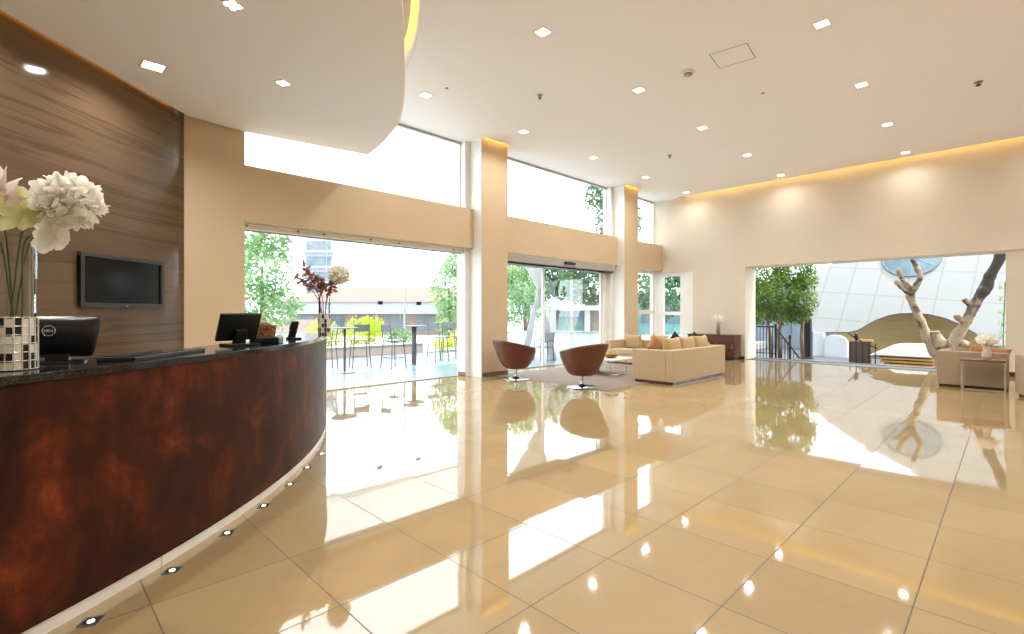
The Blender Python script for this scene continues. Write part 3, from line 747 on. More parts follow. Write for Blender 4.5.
# ------------------------------------------------------------------ seating
def tub_chair(loc, rz, label):
    t = thing('tub_chair', label, 'chair', loc, rz, 'brown leather tub chairs')
    def rim(a):    # a = 0 at the back, pi at the front
        k = 0.5 + 0.5*cos(a)
        h = 0.67 + 0.20*k**1.3
        fr = max(0.0, (abs(((a + pi) % (2*pi)) - pi) - radians(128)) / radians(52))
        h -= 0.26 * (3*fr**2 - 2*fr**3) if fr < 1 else 0.26
        r = 0.435 + 0.105*k**2
        return r, h
    def surf(off):
        def fn(u, v):
            a = 2*pi*u; rt, h = rim(a); rb = 0.20
            q = v ** 0.56
            r = rb + (rt - rb)*q - off*(0.3 + 0.7*min(1, v*4)); z = 0.235 + off*0.8*(1 - v) + (h - 0.235)*v
            return (r*cos(a), r*sin(a), z)
        return fn
    N, K = 56, 12
    b = MB(); fo, fi = surf(0), surf(0.055)
    O = [[b.bm.verts.new(fo(i/N, j/K)) for j in range(K+1)] for i in range(N)]
    I = [[b.bm.verts.new(fi(i/N, j/K)) for j in range(K+1)] for i in range(N)]
    for i in range(N):
        n = (i+1) % N
        for j in range(K):
            b.bm.faces.new((O[i][j], O[n][j], O[n][j+1], O[i][j+1])); b.bm.faces.new((I[n][j], I[i][j], I[i][j+1], I[n][j+1]))
        b.bm.faces.new((O[i][K], O[n][K], I[n][K], I[i][K]))
    b.bm.faces.new([O[i][0] for i in range(N)][::-1]); b.bm.faces.new([I[i][0] for i in range(N)])
    b.build('shell', M['leather'], t, smooth=True)
    MB().lathe([(0.0, 0.29), (0.18, 0.30), (0.27, 0.35), (0.30, 0.40), (0.27, 0.44), (0.0, 0.455)], seg=36).build('seat_cushion', M['leather'], t, smooth=True)
    MB().lathe([(0.035, 0.05), (0.028, 0.06), (0.028, 0.20), (0.06, 0.225), (0.06, 0.24)], seg=20).build('stem', M['chrome'], t, smooth=True)
    MB().lathe([(0.08, 0.02), (0.06, 0.05), (0.036, 0.065)], seg=24).build('stem_collar', M['darkmetal'], t, smooth=True)
    MB().lathe([(0.29, 0.0), (0.29, 0.008), (0.27, 0.014), (0.08, 0.022)], seg=40).build('base_disc', M['chrome'], t, smooth=True)
    return t
tub_chair((-7.60, 7.66, 0.006), -1.75, 'brown leather tub chair on a chrome disc, in front of the nearer column')
tub_chair((-5.87, 7.74, 0.006), -0.1, 'brown leather tub chair on a chrome disc, nearest the beige sofa')

def pillow_mesh(w, h, th, n=14):
    b = MB()
    def side(sg):
        def fn(u, v):
            x = 2*u - 1; y = 2*v - 1
            e = max(0, (1 - x**4)*(1 - y**4)) ** 0.5
            pin = 1 - 0.10*(1 - abs(x)**2)*(abs(y)**3) ; pin2 = 1 - 0.10*(1 - abs(y)**2)*(abs(x)**3)
            return (x*w/2*pin2, sg*th/2*e, y*h/2*pin)
        return fn
    b.grid(side(1), n, n); b.grid(side(-1), n, n); return b
def cushion(loc, rot, w, h, th, mat, label, group):
    o = pillow_mesh(w, h, th).build('cushion', mat, smooth=True)
    o.location = loc; o.rotation_euler = rot; return tag(o, label, 'cushion', group)

def box_sofa(name, label, cat, loc, rz, L, Dp, H, mat, seats, group=None, th=0.17, seat_h=0.42):
    """length along local x, back at -y"""
    t = thing(name, label, cat, loc, rz, group)
    MB().box(-L/2 + .04, -Dp/2 + .04, 0, L/2 - .04, Dp/2 - .05, 0.05).build('plinth', M['darkwood'], t)
    MB().box(-L/2, -Dp/2, 0.05, L/2, -Dp/2 + th, H).build('backrest', mat, t, bevel=0.012)
    for sx in (-1, 1):
        a, b_ = sorted((sx*L/2, sx*(L/2 - th)))
        MB().box(a, -Dp/2 + th, 0.05, b_, Dp/2, H - 0.005).build('armrest', mat, t, bevel=0.012)
    MB().box(-L/2 + th, -Dp/2 + th, 0.05, L/2 - th, Dp/2 - .01, 0.27).build('seat_base', mat, t, bevel=0.01)
    w = (L - 2*th)/seats
    for k in range(seats):
        x0 = -L/2 + th + k*w
        MB().box(x0 + .006, -Dp/2 + th + .005, 0.272, x0 + w - .006, Dp/2, seat_h).build('seat_cushion', mat, t, bevel=0.03, seg=3)
    return t
# sofa A: back towards the hall (+x), facing the windows
box_sofa('beige_sofa', 'large boxy beige sofa with its back to the hall, in front of the sideboard', 'sofa', (-5.19, 10.48, 0.006), pi/2, 2.54, 0.94, 0.69, M['beigefab'], 3, 'beige boxy seating')
GC = 'cushions on the seating'
for k, (yy, lb) in enumerate(((9.75, 'nearest'), (10.42, 'middle'), (11.10, 'farthest'))):
    cushion((-5.02, yy, 0.69), (radians(-8), 0, pi/2), 0.65, 0.50, 0.20, M['beigecush'], 'sand-coloured cushion showing above the back of the big beige sofa, %s of three' % lb, GC)
cushion((-5.40, 9.72, 0.72), (radians(-10), radians(42), pi/2 - 0.3), 0.40, 0.40, 0.14, M['orangecush'], 'tan-orange cushion standing on its corner at the near end of the big sofa', GC)
# sofa B: beyond, facing the camera side
box_sofa('beige_sofa', 'long low beige sofa behind the coffee table facing the tub chairs', 'sofa', (-7.0, 12.6, 0), pi, 2.7, 0.92, 0.66, M['beigefab'], 3, 'beige boxy seating')
cushion((-7.75, 12.72, 0.62), (radians(12), 0, 0), 0.55, 0.44, 0.16, M['beigecush'], 'sand-coloured cushion on the farther sofa, left of its dark one', GC)
cushion((-6.95, 12.74, 0.62), (radians(12), 0, 0.1), 0.55, 0.44, 0.16, M['beigecush'], 'sand-coloured cushion in the middle of the farther sofa', GC)
cushion((-6.40, 12.62, 0.68), (radians(12), radians(44), 0), 0.42, 0.42, 0.14, M['darkcush'], 'dark brown cushion on its corner on the farther sofa, left of two', GC)
cushion((-5.86, 12.66, 0.68), (radians(12), radians(40), 0), 0.42, 0.42, 0.14, M['darkcush'], 'dark brown cushion on its corner on the farther sofa, right of two', GC)
# right-hand group
box_sofa('beige_armchair', 'boxy dusty-beige armchair with its back to us, before the garden window', 'armchair', (-0.52, 13.36, 0), 0, 1.02, 0.88, 0.70, M['pinkfab'], 1, 'beige boxy seating')
cushion((-0.30, 13.22, 0.62), (radians(-12), radians(10), 0.1), 0.62, 0.40, 0.15, M['orangecush'], 'tan-orange cushion in the dusty-beige armchair', GC)
box_sofa('beige_armchair', 'boxy beige armchair cut off by the right picture edge', 'armchair', (0.62, 12.05, 0), -pi/2 + 0.25, 1.0, 0.9, 0.72, M['pinkfab'], 1, 'beige boxy seating')

rug = MB().box(-8.45, 7.75, 0.0, -5.3, 12.05, 0.006).build('area_rug', M['rug']); tag(rug, 'flat taupe rug under the tub chairs and coffee table', 'rug')

t = thing('coffee_table', 'low white-topped coffee table with a dark block foot, left of the big sofa', 'table', (-6.85, 9.9, 0.006), 0)
MB().box(-0.55, -0.45, 0.345, 0.55, 0.45, 0.385).build('tabletop', M['white'], t, bevel=0.01)
for sx in (-1, 1):
    if sx < 0: MB().box(-0.46, -0.30, 0.0, -0.28, 0.22, 0.345).build('leg', M['darkwood'], t, bevel=0.01)
    else: MB().tube([(.40, -.34, 0.345), (.40, -.34, .012), (.40, .34, .012), (.40, .34, 0.345)], .012, 8).build('leg', M['chrome'], t)
MB().box(-0.28, -0.33, 0.13, 0.41, 0.33, 0.142).build('lower_shelf', M['glass'], t)
t = thing('fruit_bowl', 'shallow bowl of golden fruit on the coffee table', 'bowl', (-6.62, 9.85, 0.391), 0)
MB().lathe([(0.07, 0), (0.16, 0.05), (0.19, 0.085), (0.182, 0.085), (0.15, 0.055), (0.0, 0.012)], seg=30).build('bowl_body', M['walnut'], t, smooth=True)
G = 'fruit in the bowl'
for k in range(7):
    a = k*2*pi/6; rr = 0.085 if k < 6 else 0
    o = MB().ball((0, 0, 0), 0.05, 12, (1, 1, 0.92)).build('fruit', M['fruit'], smooth=True)
    o.location = (-6.62 + rr*cos(a), 9.85 + rr*sin(a), 0.391 + (0.092 if k < 6 else 0.15)); tag(o, 'golden round fruit heaped in the bowl on the coffee table', 'fruit', G)
# sideboard
t = thing('sideboard', 'dark walnut sideboard against the back wall behind the sofa', 'sideboard', (-6.66, 15.68, 0), 0)
MB().box(-0.74, -0.25, 0.05, 0.74, 0.25, 0.74).build('body', M['darkwood'], t, bevel=0.006)
MB().box(-0.76, -0.27, 0.74, 0.76, 0.27, 0.775).build('top', M['darkwood'], t, bevel=0.004)
MB().box(-0.70, -0.22, 0.0, 0.70, 0.22, 0.05).build('plinth', M['black'], t)
for k in range(3):
    d = MB().box(-0.73 + k*.49, -0.268, 0.07, -0.73 + k*.49 + .48, -0.25, 0.72).build('door', M['darkwood'], t, bevel=0.004)
    MB().box(-0.73 + k*.49 + .42, -0.28, 0.36, -0.73 + k*.49 + .435, -0.268, 0.50).build('handle', M['steel'], d)
t = thing('orchid_vase', 'slim grey vase on the dark sideboard', 'vase', (-6.52, 15.68, 0.775), 0)
MB().lathe([(0.05, 0), (0.065, 0.1), (0.05, 0.26), (0.035, 0.34), (0.03, 0.34), (0.0, 0.3)], seg=22).build('vase_body', M['porcelain'], t, smooth=True)
f = thing('white_orchid_spray', 'spray of small white blossom in the slim grey vase on the sideboard', 'flower', (-6.52, 15.68, 0.80), 0)
b = MB()
for k in range(5): b.tube([(0, 0, 0), (0, 0, .32), (U(-.12, .12), U(-.1, .1), U(.42, .5))], .005, 5)
b.build('stem', M['stem'], f)
b = MB()
for k in range(30):
    c = Vector((U(-.17, .17), U(-.1, .1), U(.40, .55)))
    for q in range(4): petal(b, c, rdir(), rdir(), .05, .022)
b.build('bloom', M['petal'], f, smooth=True, recalc=False)
# side table with vase on the right
t = thing('side_table', 'walnut-topped side table on thin chrome legs beside the garden window', 'table', (-0.345, 12.57, 0), 0)
MB().box(-0.30, -0.24, 0.565, 0.30, 0.24, 0.60).build('tabletop', M['walnut'], t, bevel=0.004)
for sx in (-1, 1):
    for sy in (-1, 1):
        MB().box(sx*.285 - .012, sy*.225 - .012, 0.0, sx*.285 + .012, sy*.225 + .012, 0.565).build('leg', M['chrome'], t)
for sy in (-1, 1):
    MB().box(-.273, sy*.225 - .01, 0.0, .273, sy*.225 + .01, 0.02).build('rail', M['chrome'], t)
t = thing('white_vase', 'small pale ceramic vase on the walnut side table', 'vase', (-0.30, 12.60, 0.60), 0)
MB().lathe([(0.055, 0), (0.075, 0.06), (0.06, 0.14), (0.05, 0.24), (0.056, 0.25), (0.048, 0.25), (0.0, 0.2)], seg=24).build('vase_body', M['petalpink'], t, smooth=True)
f = thing('white_hydrangea', 'dome of cream-white blossom in the small vase on the side table', 'flower', (-0.30, 12.60, 0.62), 0)
MB().tube([(0, 0, 0), (0, 0, .3)], .012, 6).build('stem', M['stem'], f)
peony(f, (0, 0, 0.33), 0.165, M['petal'], 260, (1.1, 1.1, 0.75))

# ------------------------------------------------------------------ outdoors: terrace side
struct(MB().prism([(-120, -60), (120, -60), (120, 160), (-120, 160)], -0.4, -0.05, [[(-8.9, 16.95), (9, 16.95), (9, 33), (-8.9, 33)]]).build('ground', M['asphalt']))
struct(MB().box(-15.5, -2, -0.05, -9.06, 17.5, -0.005).build('terrace_floor', M['terrace']))
struct(MB().box(-9.0, 16.9, -0.45, 9.1, 33.1, -0.36).build('patio_floor', M['greystone']))

def foliage(parent, blobs, n, leaf, mat, name='foliage'):
    b = MB(); vol = [r**2 for _, r, _ in blobs]; tot = sum(vol)
    for (c, r, sq), w in zip(blobs, vol):
        c = Vector(c)
        for k in range(int(n*w/tot)):
            o = rdir(); p = c + Vector((o.x, o.y, o.z*sq))*r*(U(0.15, 1)**0.45)
            dn = (rdir() + Vector((0, 0, -.35))).normalized()
            b.leaf(p, dn*leaf*U(.7, 1.3), leaf*U(.22, .36), rdir())
    return b.build(name, mat, parent, recalc=False)
def tree(name, label, d, lat, trunk_h, blobs, n, leaf, mat, group, r=0.14, trunks=1):
    x, y = D(d, lat)
    t = thing(name, label, 'tree', (x, y, -0.05), ANG, group)
    for k in range(trunks):
        top = Vector(blobs[k % len(blobs)][0]); ox = (k - (trunks-1)/2)*0.5
        MB().tube([(ox, 0, 0), (ox*1.1 + .05, 0.05, trunk_h*.5), (ox + (top.x - ox)*.5, top.y*.5, trunk_h), tuple(top)], [r, r*.8, r*.6, r*.25], 8).build('trunk', M['bark'], t, smooth=True)
    foliage(t, blobs, n, leaf, mat); return t
GT = 'trees outside the window side'
tree('garden_tree', 'pale green tree seen through the window just right of the counter wall', 16, -8.1, 1.8, [((0, 0, 3.0), 1.0, 1.2), ((-.3, 0, 1.9), .8, 1), ((.6, 0, 1.7), .7, 1), ((0.2, .2, 4.0), .7, 1), ((-.5, 0, 3.6), .5, 1)], 2600, .17, M['leafpale'], GT)
tree('garden_tree', 'pale green tree at the right end of the first big window', 22, -2.80, 1.2, [((0, 0, 2.6), 0.9, 1.4), ((.2, 0, 1.3), .85, 1.2), ((0.25, .2, 3.7), .6, 1)], 2600, .16, M['leafpale'], GT)
tree('garden_tree', 'dark green tree behind the glass doors, left of the pale trunk', 27, 0.9, 2.0, [((0, 0, 3.0), 1.5, .8), ((-1.3, 0, 3.3), 1.1, .8), ((1.2, .2, 3.5), 1.3, .9)], 3200, .26, M['leafdark'], GT)
tree('garden_tree', 'tall dark green tree behind the right half of the glass doors', 31, 5.1, 3.0, [((0, 0, 3.3), 2.0, .9), ((1.2, 0, 5.2), 1.7, .9), ((1.6, 0, 7.2), 1.5, .9), ((-1.4, 0, 3.2), 1.2, .9), ((1.0, 0, 9.0), 1.6, .8)], 5200, .30, M['leafdark'], GT, .22)
tree('garden_tree', 'blue-green tree seen through the small corner window', 29, 8.7, 2.0, [((0, 0, 2.8), 1.5, 1.2), ((.8, 0, 4.2), 1.2, 1)], 2200, .26, M['leafdark'], GT)
tree('garden_tree', 'pale green spreading tree behind the left glass door panel', 21, 0.55, 1.2, [((0, 0, 2.6), .9, .9), ((-.5, 0, 1.6), .7, .9), ((.5, 0, 1.7), .6, .9), ((-.2, 0, 3.4), .7, .8)], 2600, .16, M['leafpale'], GT)
ob = thing('garden_outbuilding', 'low grey-green outbuilding seen through the narrow windows by the far corner', 'building', (*D(34, 10.4), -.05), ANG)
MB().box(-2.2, 0, 0, 2.2, 3, 2.7).build('wall', M['teal'], ob); MB().box(-2.4, -.3, 2.7, 2.4, 3.2, 2.95).build('roof_slab', M['outwhite'], ob)
for x in (-1.5, .2): MB().box(x, -.04, .8, x + 1.1, .01, 2.1).build('window', M['windowdark'], ob)
GS = 'shrubs beyond the terrace'
def shrub(label, d, lat, blobs, n, leaf, mat):
    x, y = D(d, lat); t = thing('garden_shrub', label, 'shrub', (x, y, -0.05), ANG, GS)
    b = MB()
    for k in range(7):
        a = k*.9; b.tube([(0, 0, 0), (.12*cos(a), .12*sin(a), .3), (.35*cos(a), .35*sin(a), .65)], [.03, .02, .008], 5)
    b.build('stems', M['bark'], t); foliage(t, blobs, n, leaf, mat)
shrub('bright lime shrub behind the first bar stool', 17.6, -5.35, [((0, 0, .75), .72, .9), ((.35, 0, 1.0), .5, .8)], 1600, .10, M['leaflime'])
shrub('lime shrub half hidden by the counter end', 17.6, -6.7, [((0, 0, .7), .6, 1)], 1000, .10, M['leaflime'])
shrub('low lime and green shrub under the right-hand terrace tree', 19.3, -1.95, [((0, 0, .45), .6, .7), ((.6, 0, .5), .5, .7), ((-.8, 0, .3), .4, .7)], 1500, .10, M['leaflime'])
shrub('green shrub behind the middle bar stool', 19, -4.3, [((0, 0, .5), .6, .7)], 1000, .10, M['leafpale'])

# low terrace wall with glass balustrade
x0, y0 = -15.4, 1.0
bw = thing('terrace_planter_wall', 'low pale pink wall edging the terrace behind the bar stools', 'wall', (-15.2, 8.5, 0), 0)
MB().box(-0.12, -9.0, -0.05, 0.12, 1.9, 0.34).build('wall_body', M['outpink'], bw, bevel=0.01)
MB().box(-0.15, -9.0, 0.34, 0.15, 1.9, 0.38).build('coping', M['outwhite'], bw)

# bar tables and stools
def bar_table(x, y, label, rz=0, pr=0.07):
    t = thing('bar_table', label, 'table', (x, y, 0), rz, 'bar tables on the terrace')
    MB().lathe([(0.32, 1.07), (0.32, 1.095), (0.0, 1.10)], seg=32).build('tabletop', M['mesh'], t)
    MB().lathe([(pr, 0.02), (pr, 1.07)], seg=18).build('pole', M['stoolgrey'], t, smooth=True)
    MB().lathe([(0.27, 0), (0.27, 0.012), (0.08, 0.03)], seg=32).build('base', M['steel'], t)
    return t
bar_table(-11.82, 7.84, 'round bar table on a thick steel pole in the middle of the terrace window')
bar_table(*D(12.1, -4.10), 'round bar table on the terrace just behind the counter end', 0, 0.03)
def bar_stool():
    t = thing('bar_stool', '', 'bar stool', (0, 0, 0), 0, 'metal bar stools on the terrace')
    for sx in (-1, 1):
        MB().tube([(sx*.24, .22, 0), (sx*.19, .17, .72)], .015, 8).build('leg', M['stoolgrey'], t)
        MB().tube([(sx*.24, -.24, 0), (sx*.19, -.19, .72), (sx*.185, -.23, .95), (sx*.19, -.26, 1.16)], .015, 8).build('leg', M['stoolgrey'], t)
    MB().box(-.2, -.2, .72, .2, .2, .745).build('seat', M['mesh'], t, bevel=.01)
    MB().cbox((0, -.243, 1.06), (.37, .012, .19), Matrix.Rotation(radians(8), 3, 'X')).build('backrest', M['mesh'], t, bevel=.004)
    f = MB(); k = .225
    f.tube([(k, k-.02, .28), (-k, k-.02, .28)], .009, 6); f.tube([(k, -k, .28), (-k, -k, .28)], .009, 6)
    f.tube([(k, k-.02, .28), (k, -k, .28)], .009, 6); f.tube([(-k, k-.02, .28), (-k, -k, .28)], .009, 6)
    f.build('footrest', M['stoolgrey'], t); return t
st = bar_stool()
spots = [(D(13.1, -4.03), 0.5, 'metal bar stool in front of the bright lime shrub'),
         (D(12.95, -3.10), -0.7, 'metal bar stool left of the thick-poled bar table'),
         (D(14.7, -2.20), 3.9, 'metal bar stool directly behind and right of the thick-poled bar table'),
         (D(15.2, -1.93), 3.4, 'metal bar stool farthest right, beside the window end'),
         (D(12.6, -4.75), 2.2, 'metal bar stool mostly hidden by the far vase on the counter')]
for k, ((x, y), rz, lb) in enumerate(spots):
    o = st if k == 0 else copy_tree(st)
    o.location = (x, y, 0); o.rotation_euler = (0, 0, ANG + rz); o['label'] = lb

# low red-tiled building
bd = thing('tiled_building', 'long low pale building with a faded red tiled roof beyond the terrace', 'building', (*D(34, -8.5), -0.05), ANG - 0.05)
MB().box(-7.0, 0, 0, 6.2, 6, 1.45).build('wall', M['outpink'], bd)
MB().box(-7.4, -1.0, 1.45, 6.6, 6.4, 2.25).build('fascia', M['tower'], bd)
b = MB(); pts = [(-7.6, -1.2, 2.25), (6.8, -1.2, 2.25), (6.8, 6.6, 2.25), (-7.6, 6.6, 2.25), (-4.5, 2.6, 3.45), (2.9, 2.6, 3.45)]
v = [b.bm.verts.new(p) for p in pts]
for q in ((0, 1, 5, 4), (1, 2, 5), (2, 3, 4, 5), (3, 0, 4), (3, 2, 1, 0)): b.bm.faces.new([v[i] for i in q])
b.build('roof', M['rooftile'], bd)
for k in range(6):
    MB().box(-6.4 + k*2.1, -0.03, 0.3, -5.2 + k*2.1, 0.02, 1.3).build('window', M['windowdark'], bd)
tw = thing('apartment_tower', 'pale grey tower block far behind the far vase', 'building', (*D(70, -27.5), -0.05), ANG)
MB().box(-2.2, 0, 0, 2.6, 5, 12.6).build('wall', M['tower'], tw)
for k in range(5):
    MB().box(-1.6, -0.05, 1.6 + k*2.2, 1.9, 0.02, 2.9 + k*2.2).build('window', M['windowdark'], tw)
    MB().box(-1.9, -0.9, 1.2 + k*2.2, 2.2, 0, 1.5 + k*2.2).build('balcony', M['tower'], tw)
lp = thing('lamp_post', 'thin grey lamp post standing above the red roof', 'lamp post', (*D(26, -5.65), -0.05), ANG)
MB().tube([(0, 0, 0), (0, 0, 4.9)], [.06, .04], 8).build('pole', M['steel'], lp)
MB().tube([(0, 0, 4.9), (0.15, 0, 5.15), (.7, 0, 5.25)], .03, 8).build('arm', M['steel'], lp)
MB().cbox((.9, 0, 5.25), (.5, .2, .08)).build('lantern', M['steel'], lp, bevel=.02)
sb = thing('roadside_sign', 'pink and white roadside banner left of the far vase', 'sign', (*D(30, -13.6), -0.05), ANG)
MB().box(-1.8, -.03, 0.2, 1.8, .03, 1.1).build('banner', M['outpink'], sb)
for sx in (-1, 1): MB().tube([(sx*1.7, 0.05, 0), (sx*1.7, 0.05, 1.2)], .04, 6).build('post', M['steel'], sb)

# splayed white struts and leaning white fin outside the doors
ss = thing('splayed_strut', 'white concrete strut splaying into two legs outside the glass doors', 'strut', (*D(15.5, 0.87), 0), ANG)
def slab(poly, th, name, mat, parent, cut=None):
    b = MB()
    A = [b.bm.verts.new((x, -th/2, z)) for x, z in poly]; B = [b.bm.verts.new((x, th/2, z)) for x, z in poly]
    b.bm.faces.new(A); b.bm.faces.new(B[::-1]); n = len(poly)
    for i in range(n): b.bm.faces.new((A[i], B[i], B[(i+1) % n], A[(i+1) % n]))
    bmesh.ops.triangulate(b.bm, faces=[f for f in b.bm.faces if len(f.verts) > 4])
    return b.build(name, mat, parent)
slab([(-.42, 2.85), (.16, 2.85), (.06, 2.2), (-.06, 2.2)], .3, 'upper_wedge', M['outwhite'], ss)
slab([(-.06, 2.2), (.05, 2.2), (-.38, 0), (-.62, 0)], .3, 'leg', M['outwhite'], ss)
slab([(-.05, 2.2), (.06, 2.2), (.52, 0), (.28, 0)], .3, 'leg', M['outwhite'], ss)
slab([(-.42, 2.86), (.16, 2.86), (.5, 4.2), (-1.2, 4.2)], .3, 'flared_head', M['outwhite'], ss)
fin = thing('leaning_fin', 'huge leaning white sail-like fin seen through the upper windows', 'facade fin', (-14.6, 10.0, 0), pi/2)
slab([(-9.5, 4.2), (1.5, 4.2), (3.4, 4.55), (5.0, 5.3), (6.3, 6.2), (6.9, 6.9), (4.6, 7.6), (2.4, 8.6), (0, 10.0), (-4, 12.5), (-9.5, 13)], .35, 'fin_body', M['white'], fin)
# garden pavilion and parapet behind the doors
pv = thing('garden_pavilion', 'low white pavilion with a flat ledge and teal windows behind the glass doors', 'building', (*D(22.5, 3.0), -0.05), ANG)
MB().box(-1.3, 0, 1.62, 2.5, 2.0, 1.84).build('roof_ledge', M['outwhite'], pv)
MB().box(-1.2, 0.5, 0, 2.4, 1.9, 1.62).build('wall', M['outpink'], pv)
for x in (-1.1, 0.45, 2.3): MB().box(x - .12, .1, 0, x + .12, .34, 1.62).build('post', M['outwhite'], pv)
for x0_ in (-.85, -.1): MB().box(x0_, .47, .55, x0_ + .5, .51, 1.5).build('window', M['teal'], pv)
pw = thing('terrace_parapet', 'white parapet wall edging the terrace outside the glass doors', 'wall', (*D(18.2, 1.8), -0.05), ANG)
MB().box(-2.3, 0, 0, 2.2, .18,   .78).build('wall_body', M['white'], pw, bevel=.01)
MB().box(-2.35, -.04, .78, 2.25, .22, .83).build('coping', M['outwhite'], pw)
tc_ = thing('patio_chair', 'thin dark-framed patio chair outside the glass doors', 'chair', (*D(14.8, 0.95), 0), ANG + 2.6)
for sx in (-1, 1):
    MB().tube([(sx*.22, .2, 0), (sx*.22, .2, .62), (sx*.22, -.2, .64)], .012, 6).build('arm_leg', M['darkmetal'], tc_)
    MB().tube([(sx*.22, -.22, 0), (sx*.21, -.2, .44), (sx*.21, -.3, .88)], .012, 6).build('leg', M['darkmetal'], tc_)
MB().box(-.21, -.2, .42, .21, .2, .44).build('seat', M['mesh'], tc_); MB().cbox((0, -.26, .70), (.40, .012, .3), Matrix.Rotation(.22, 3, 'X')).build('backrest', M['mesh'], tc_)

# ------------------------------------------------------------------ outdoors: garden court
def Ypt(px, py, Y):
    r = (px - 512)/494; d = Y/(CA + SA*r); return ((-SA + CA*r)*d, 1.45 + (313 - py)/494*d)
TH = radians(62); Y0, Z0 = 24.0, 0.6
def shellpt(px, py):      # plan offset along x and distance up the slope on the leaning shell
    r = (px - 512)/494; m_ = (313 - py)/494
    k = tan(TH); d = (Z0 - 1.45 - k*Y0)/(m_ - k*(CA + SA*r))
    x = (-SA + CA*r)*d; y = (CA + SA*r)*d
    return (x, (y - Y0)/cos(TH))
out = [(806, 333), (850, 333), (858, 331), (866, 326.5), (876, 321), (888, 316.5), (900, 314.5), (915, 314), (930, 315.5), (945, 319), (960, 325), (975, 334), (984, 341), (990, 347), (1040, 347), (1040, 200), (963, 205), (930, 216), (900, 228), (870, 243), (840, 260), (806, 284)]
sh = thing('white_shell_roof', 'sloping white panelled shell with an arched cut-out across the garden court', 'shell roof', (0, Y0, Z0), 0)
b = MB(); b.prism([shellpt(*p) for p in out], 0, 0.10)
o = b.build('shell_panels', M['shell'], sh); o.rotation_euler = (TH, 0, 0)
cx_, cu_ = shellpt(911.5, 258)
md = thing('round_medallion', 'blue-grey round glass disc set in the sloping white shell', 'disc', (cx_, Y0 + cu_*cos(TH), Z0 + cu_*sin(TH)), 0)
md.rotation_euler = (TH, 0, 0)
RD = 0.97
MB().lathe([(RD, 0.0), (RD, 0.15), (RD - .04, 0.16), (RD - .05, .13), (0, 0.13)], seg=56).build('glass_disc', M['medallion'], md)
b = MB()
for k in range(7):
    a = k*pi/3.5 + .3; b.tube([(.15*cos(a), .15*sin(a), .135), (RD*.92*cos(a), RD*.92*sin(a), .135)], .014, 5)
b.tube([(RD*.96*cos(a*pi/24), RD*.96*sin(a*pi/24), .15) for a in range(48)], .02, 6, closed=True)
b.build('ribs', M['mesh'], md)
# ochre vault wall behind the arch, side wall and dark boards below
va = thing('ochre_vault', 'ochre plastered wall under the arch of the white shell', 'wall', (0, 26.2, -0.36), 0)
xa, _ = Ypt(838, 340, 26.2); xb, _ = Ypt(1005, 340, 26.2)
slab([(xa, 0), (xb, 0), (xb, 1.9), (xb - 1, 2.7), (xa + 2.4, 2.7), (xa, 1.6)], .2, 'plaster_wall', M['ochre'], va)
x0_, z1_ = Ypt(849, 341, 21.5); x1_, _ = Ypt(871, 341, 21.5)
bdr = thing('board_screen', 'dark brown boarded screen under the left end of the shell', 'screen', (0, 21.5, -0.36), 0)
MB().box(x0_, 0, 0, x1_, .08, z1_ + .36).build('boards', M['browndoor'], bdr); MB().box(x0_ - .05, -.02, z1_ + .36, x1_ + .05, .1, z1_ + .43).build('top_rail', M['timber'], bdr)
xl, _ = Ypt(813, 341, 23.7); xr, _ = Ypt(835, 341, 23.7); xq, _ = Ypt(848, 341, 23.7)
pl = thing('white_pier', 'white plastered pier carrying the left end of the shell', 'pier', (0, 23.7, -0.36), 0)
MB().box(xl, 0, 0, xl + (xr - xl)*.5, .4, 1.0).build('pier_body', M['outwhite'], pl)
slab([(xr - .35, 0), (xq, 0), (xq, .62), (xq - .1, .8), (xq - .3, .9), (xr - .15, .9), (xr - .35, .8)], .3, 'rounded_panel', M['outwhite'], pl)
# cast iron lantern figure
x_, _ = Ypt(861, 340, 19.6)
g = thing('iron_grille', 'black wrought-iron standard with scrolls beside the boarded screen', 'grille', (x_, 19.6, -0.36), 0.2)
b = MB()
for k in range(5): b.tube([(-.3 + k*.17, 0, 0), (-.3 + k*.17, 0, .82 + .1*(k == 1))], .018, 6)
b.build('bars', M['darkmetal'], g)
b = MB(); b.tube([(-.35, 0, .06), (.45, 0, .06)], .02, 6); b.tube([(-.35, 0, 1.15), (-.2, 0, 1.02), (.1, 0, .82), (.45, 0, .65)], .022, 6)
for q in range(3): b.tube([(-.2 + q*.2 + .07*cos(a*.6)*(1 - a/14), 0, .55 + .07*sin(a*.6)*(1 - a/14)) for a in range(12)], .014, 5)
b.build('scrolls', M['darkmetal'], g)
MB().lathe([(.02, .9), (.07, 1.0), (.05, 1.1), (.0, 1.2)], (-.13, 0, 0), 10).build('finial', M['darkmetal'], g, smooth=True)
# white day bed on timber slats
xa, _ = Ypt(880, 350, 20.4); xb, _ = Ypt(936, 350, 20.4)
db = thing('day_bed', 'white daybed on a slatted honey timber base left of the pale tree', 'daybed', (0, 20.3, -0.36), 0)
for k in range(4): MB().box(xa - .07*k + .24, -.5, .03 + k*.095, xb, .7, .09 + k*.095).build('slat', M['timber'], db, bevel=.005)
for x in (xa + .3, xb - .2): MB().box(x - .05, -.4, 0, x + .05, .6, .03).build('foot', M['timber'], db)
b = MB()
v = [b.bm.verts.new(p) for p in ((xa - .22, -.5, .415), (xb, -.5, .415), (xb, .7, .415), (xa - .1, .7, .415), (xa + .45, -.35, .80), (xb, -.35, .83), (xb, .6, .83), (xa + .55, .6, .80))]
for q in ((3, 2, 1, 0), (4, 5, 6, 7), (0, 1, 5, 4), (1, 2, 6, 5), (2, 3, 7, 6), (3, 0, 4, 7)): b.bm.faces.new([v[i] for i in q])
b.build('mattress', M['matt'], db, bevel=.04, seg=3)

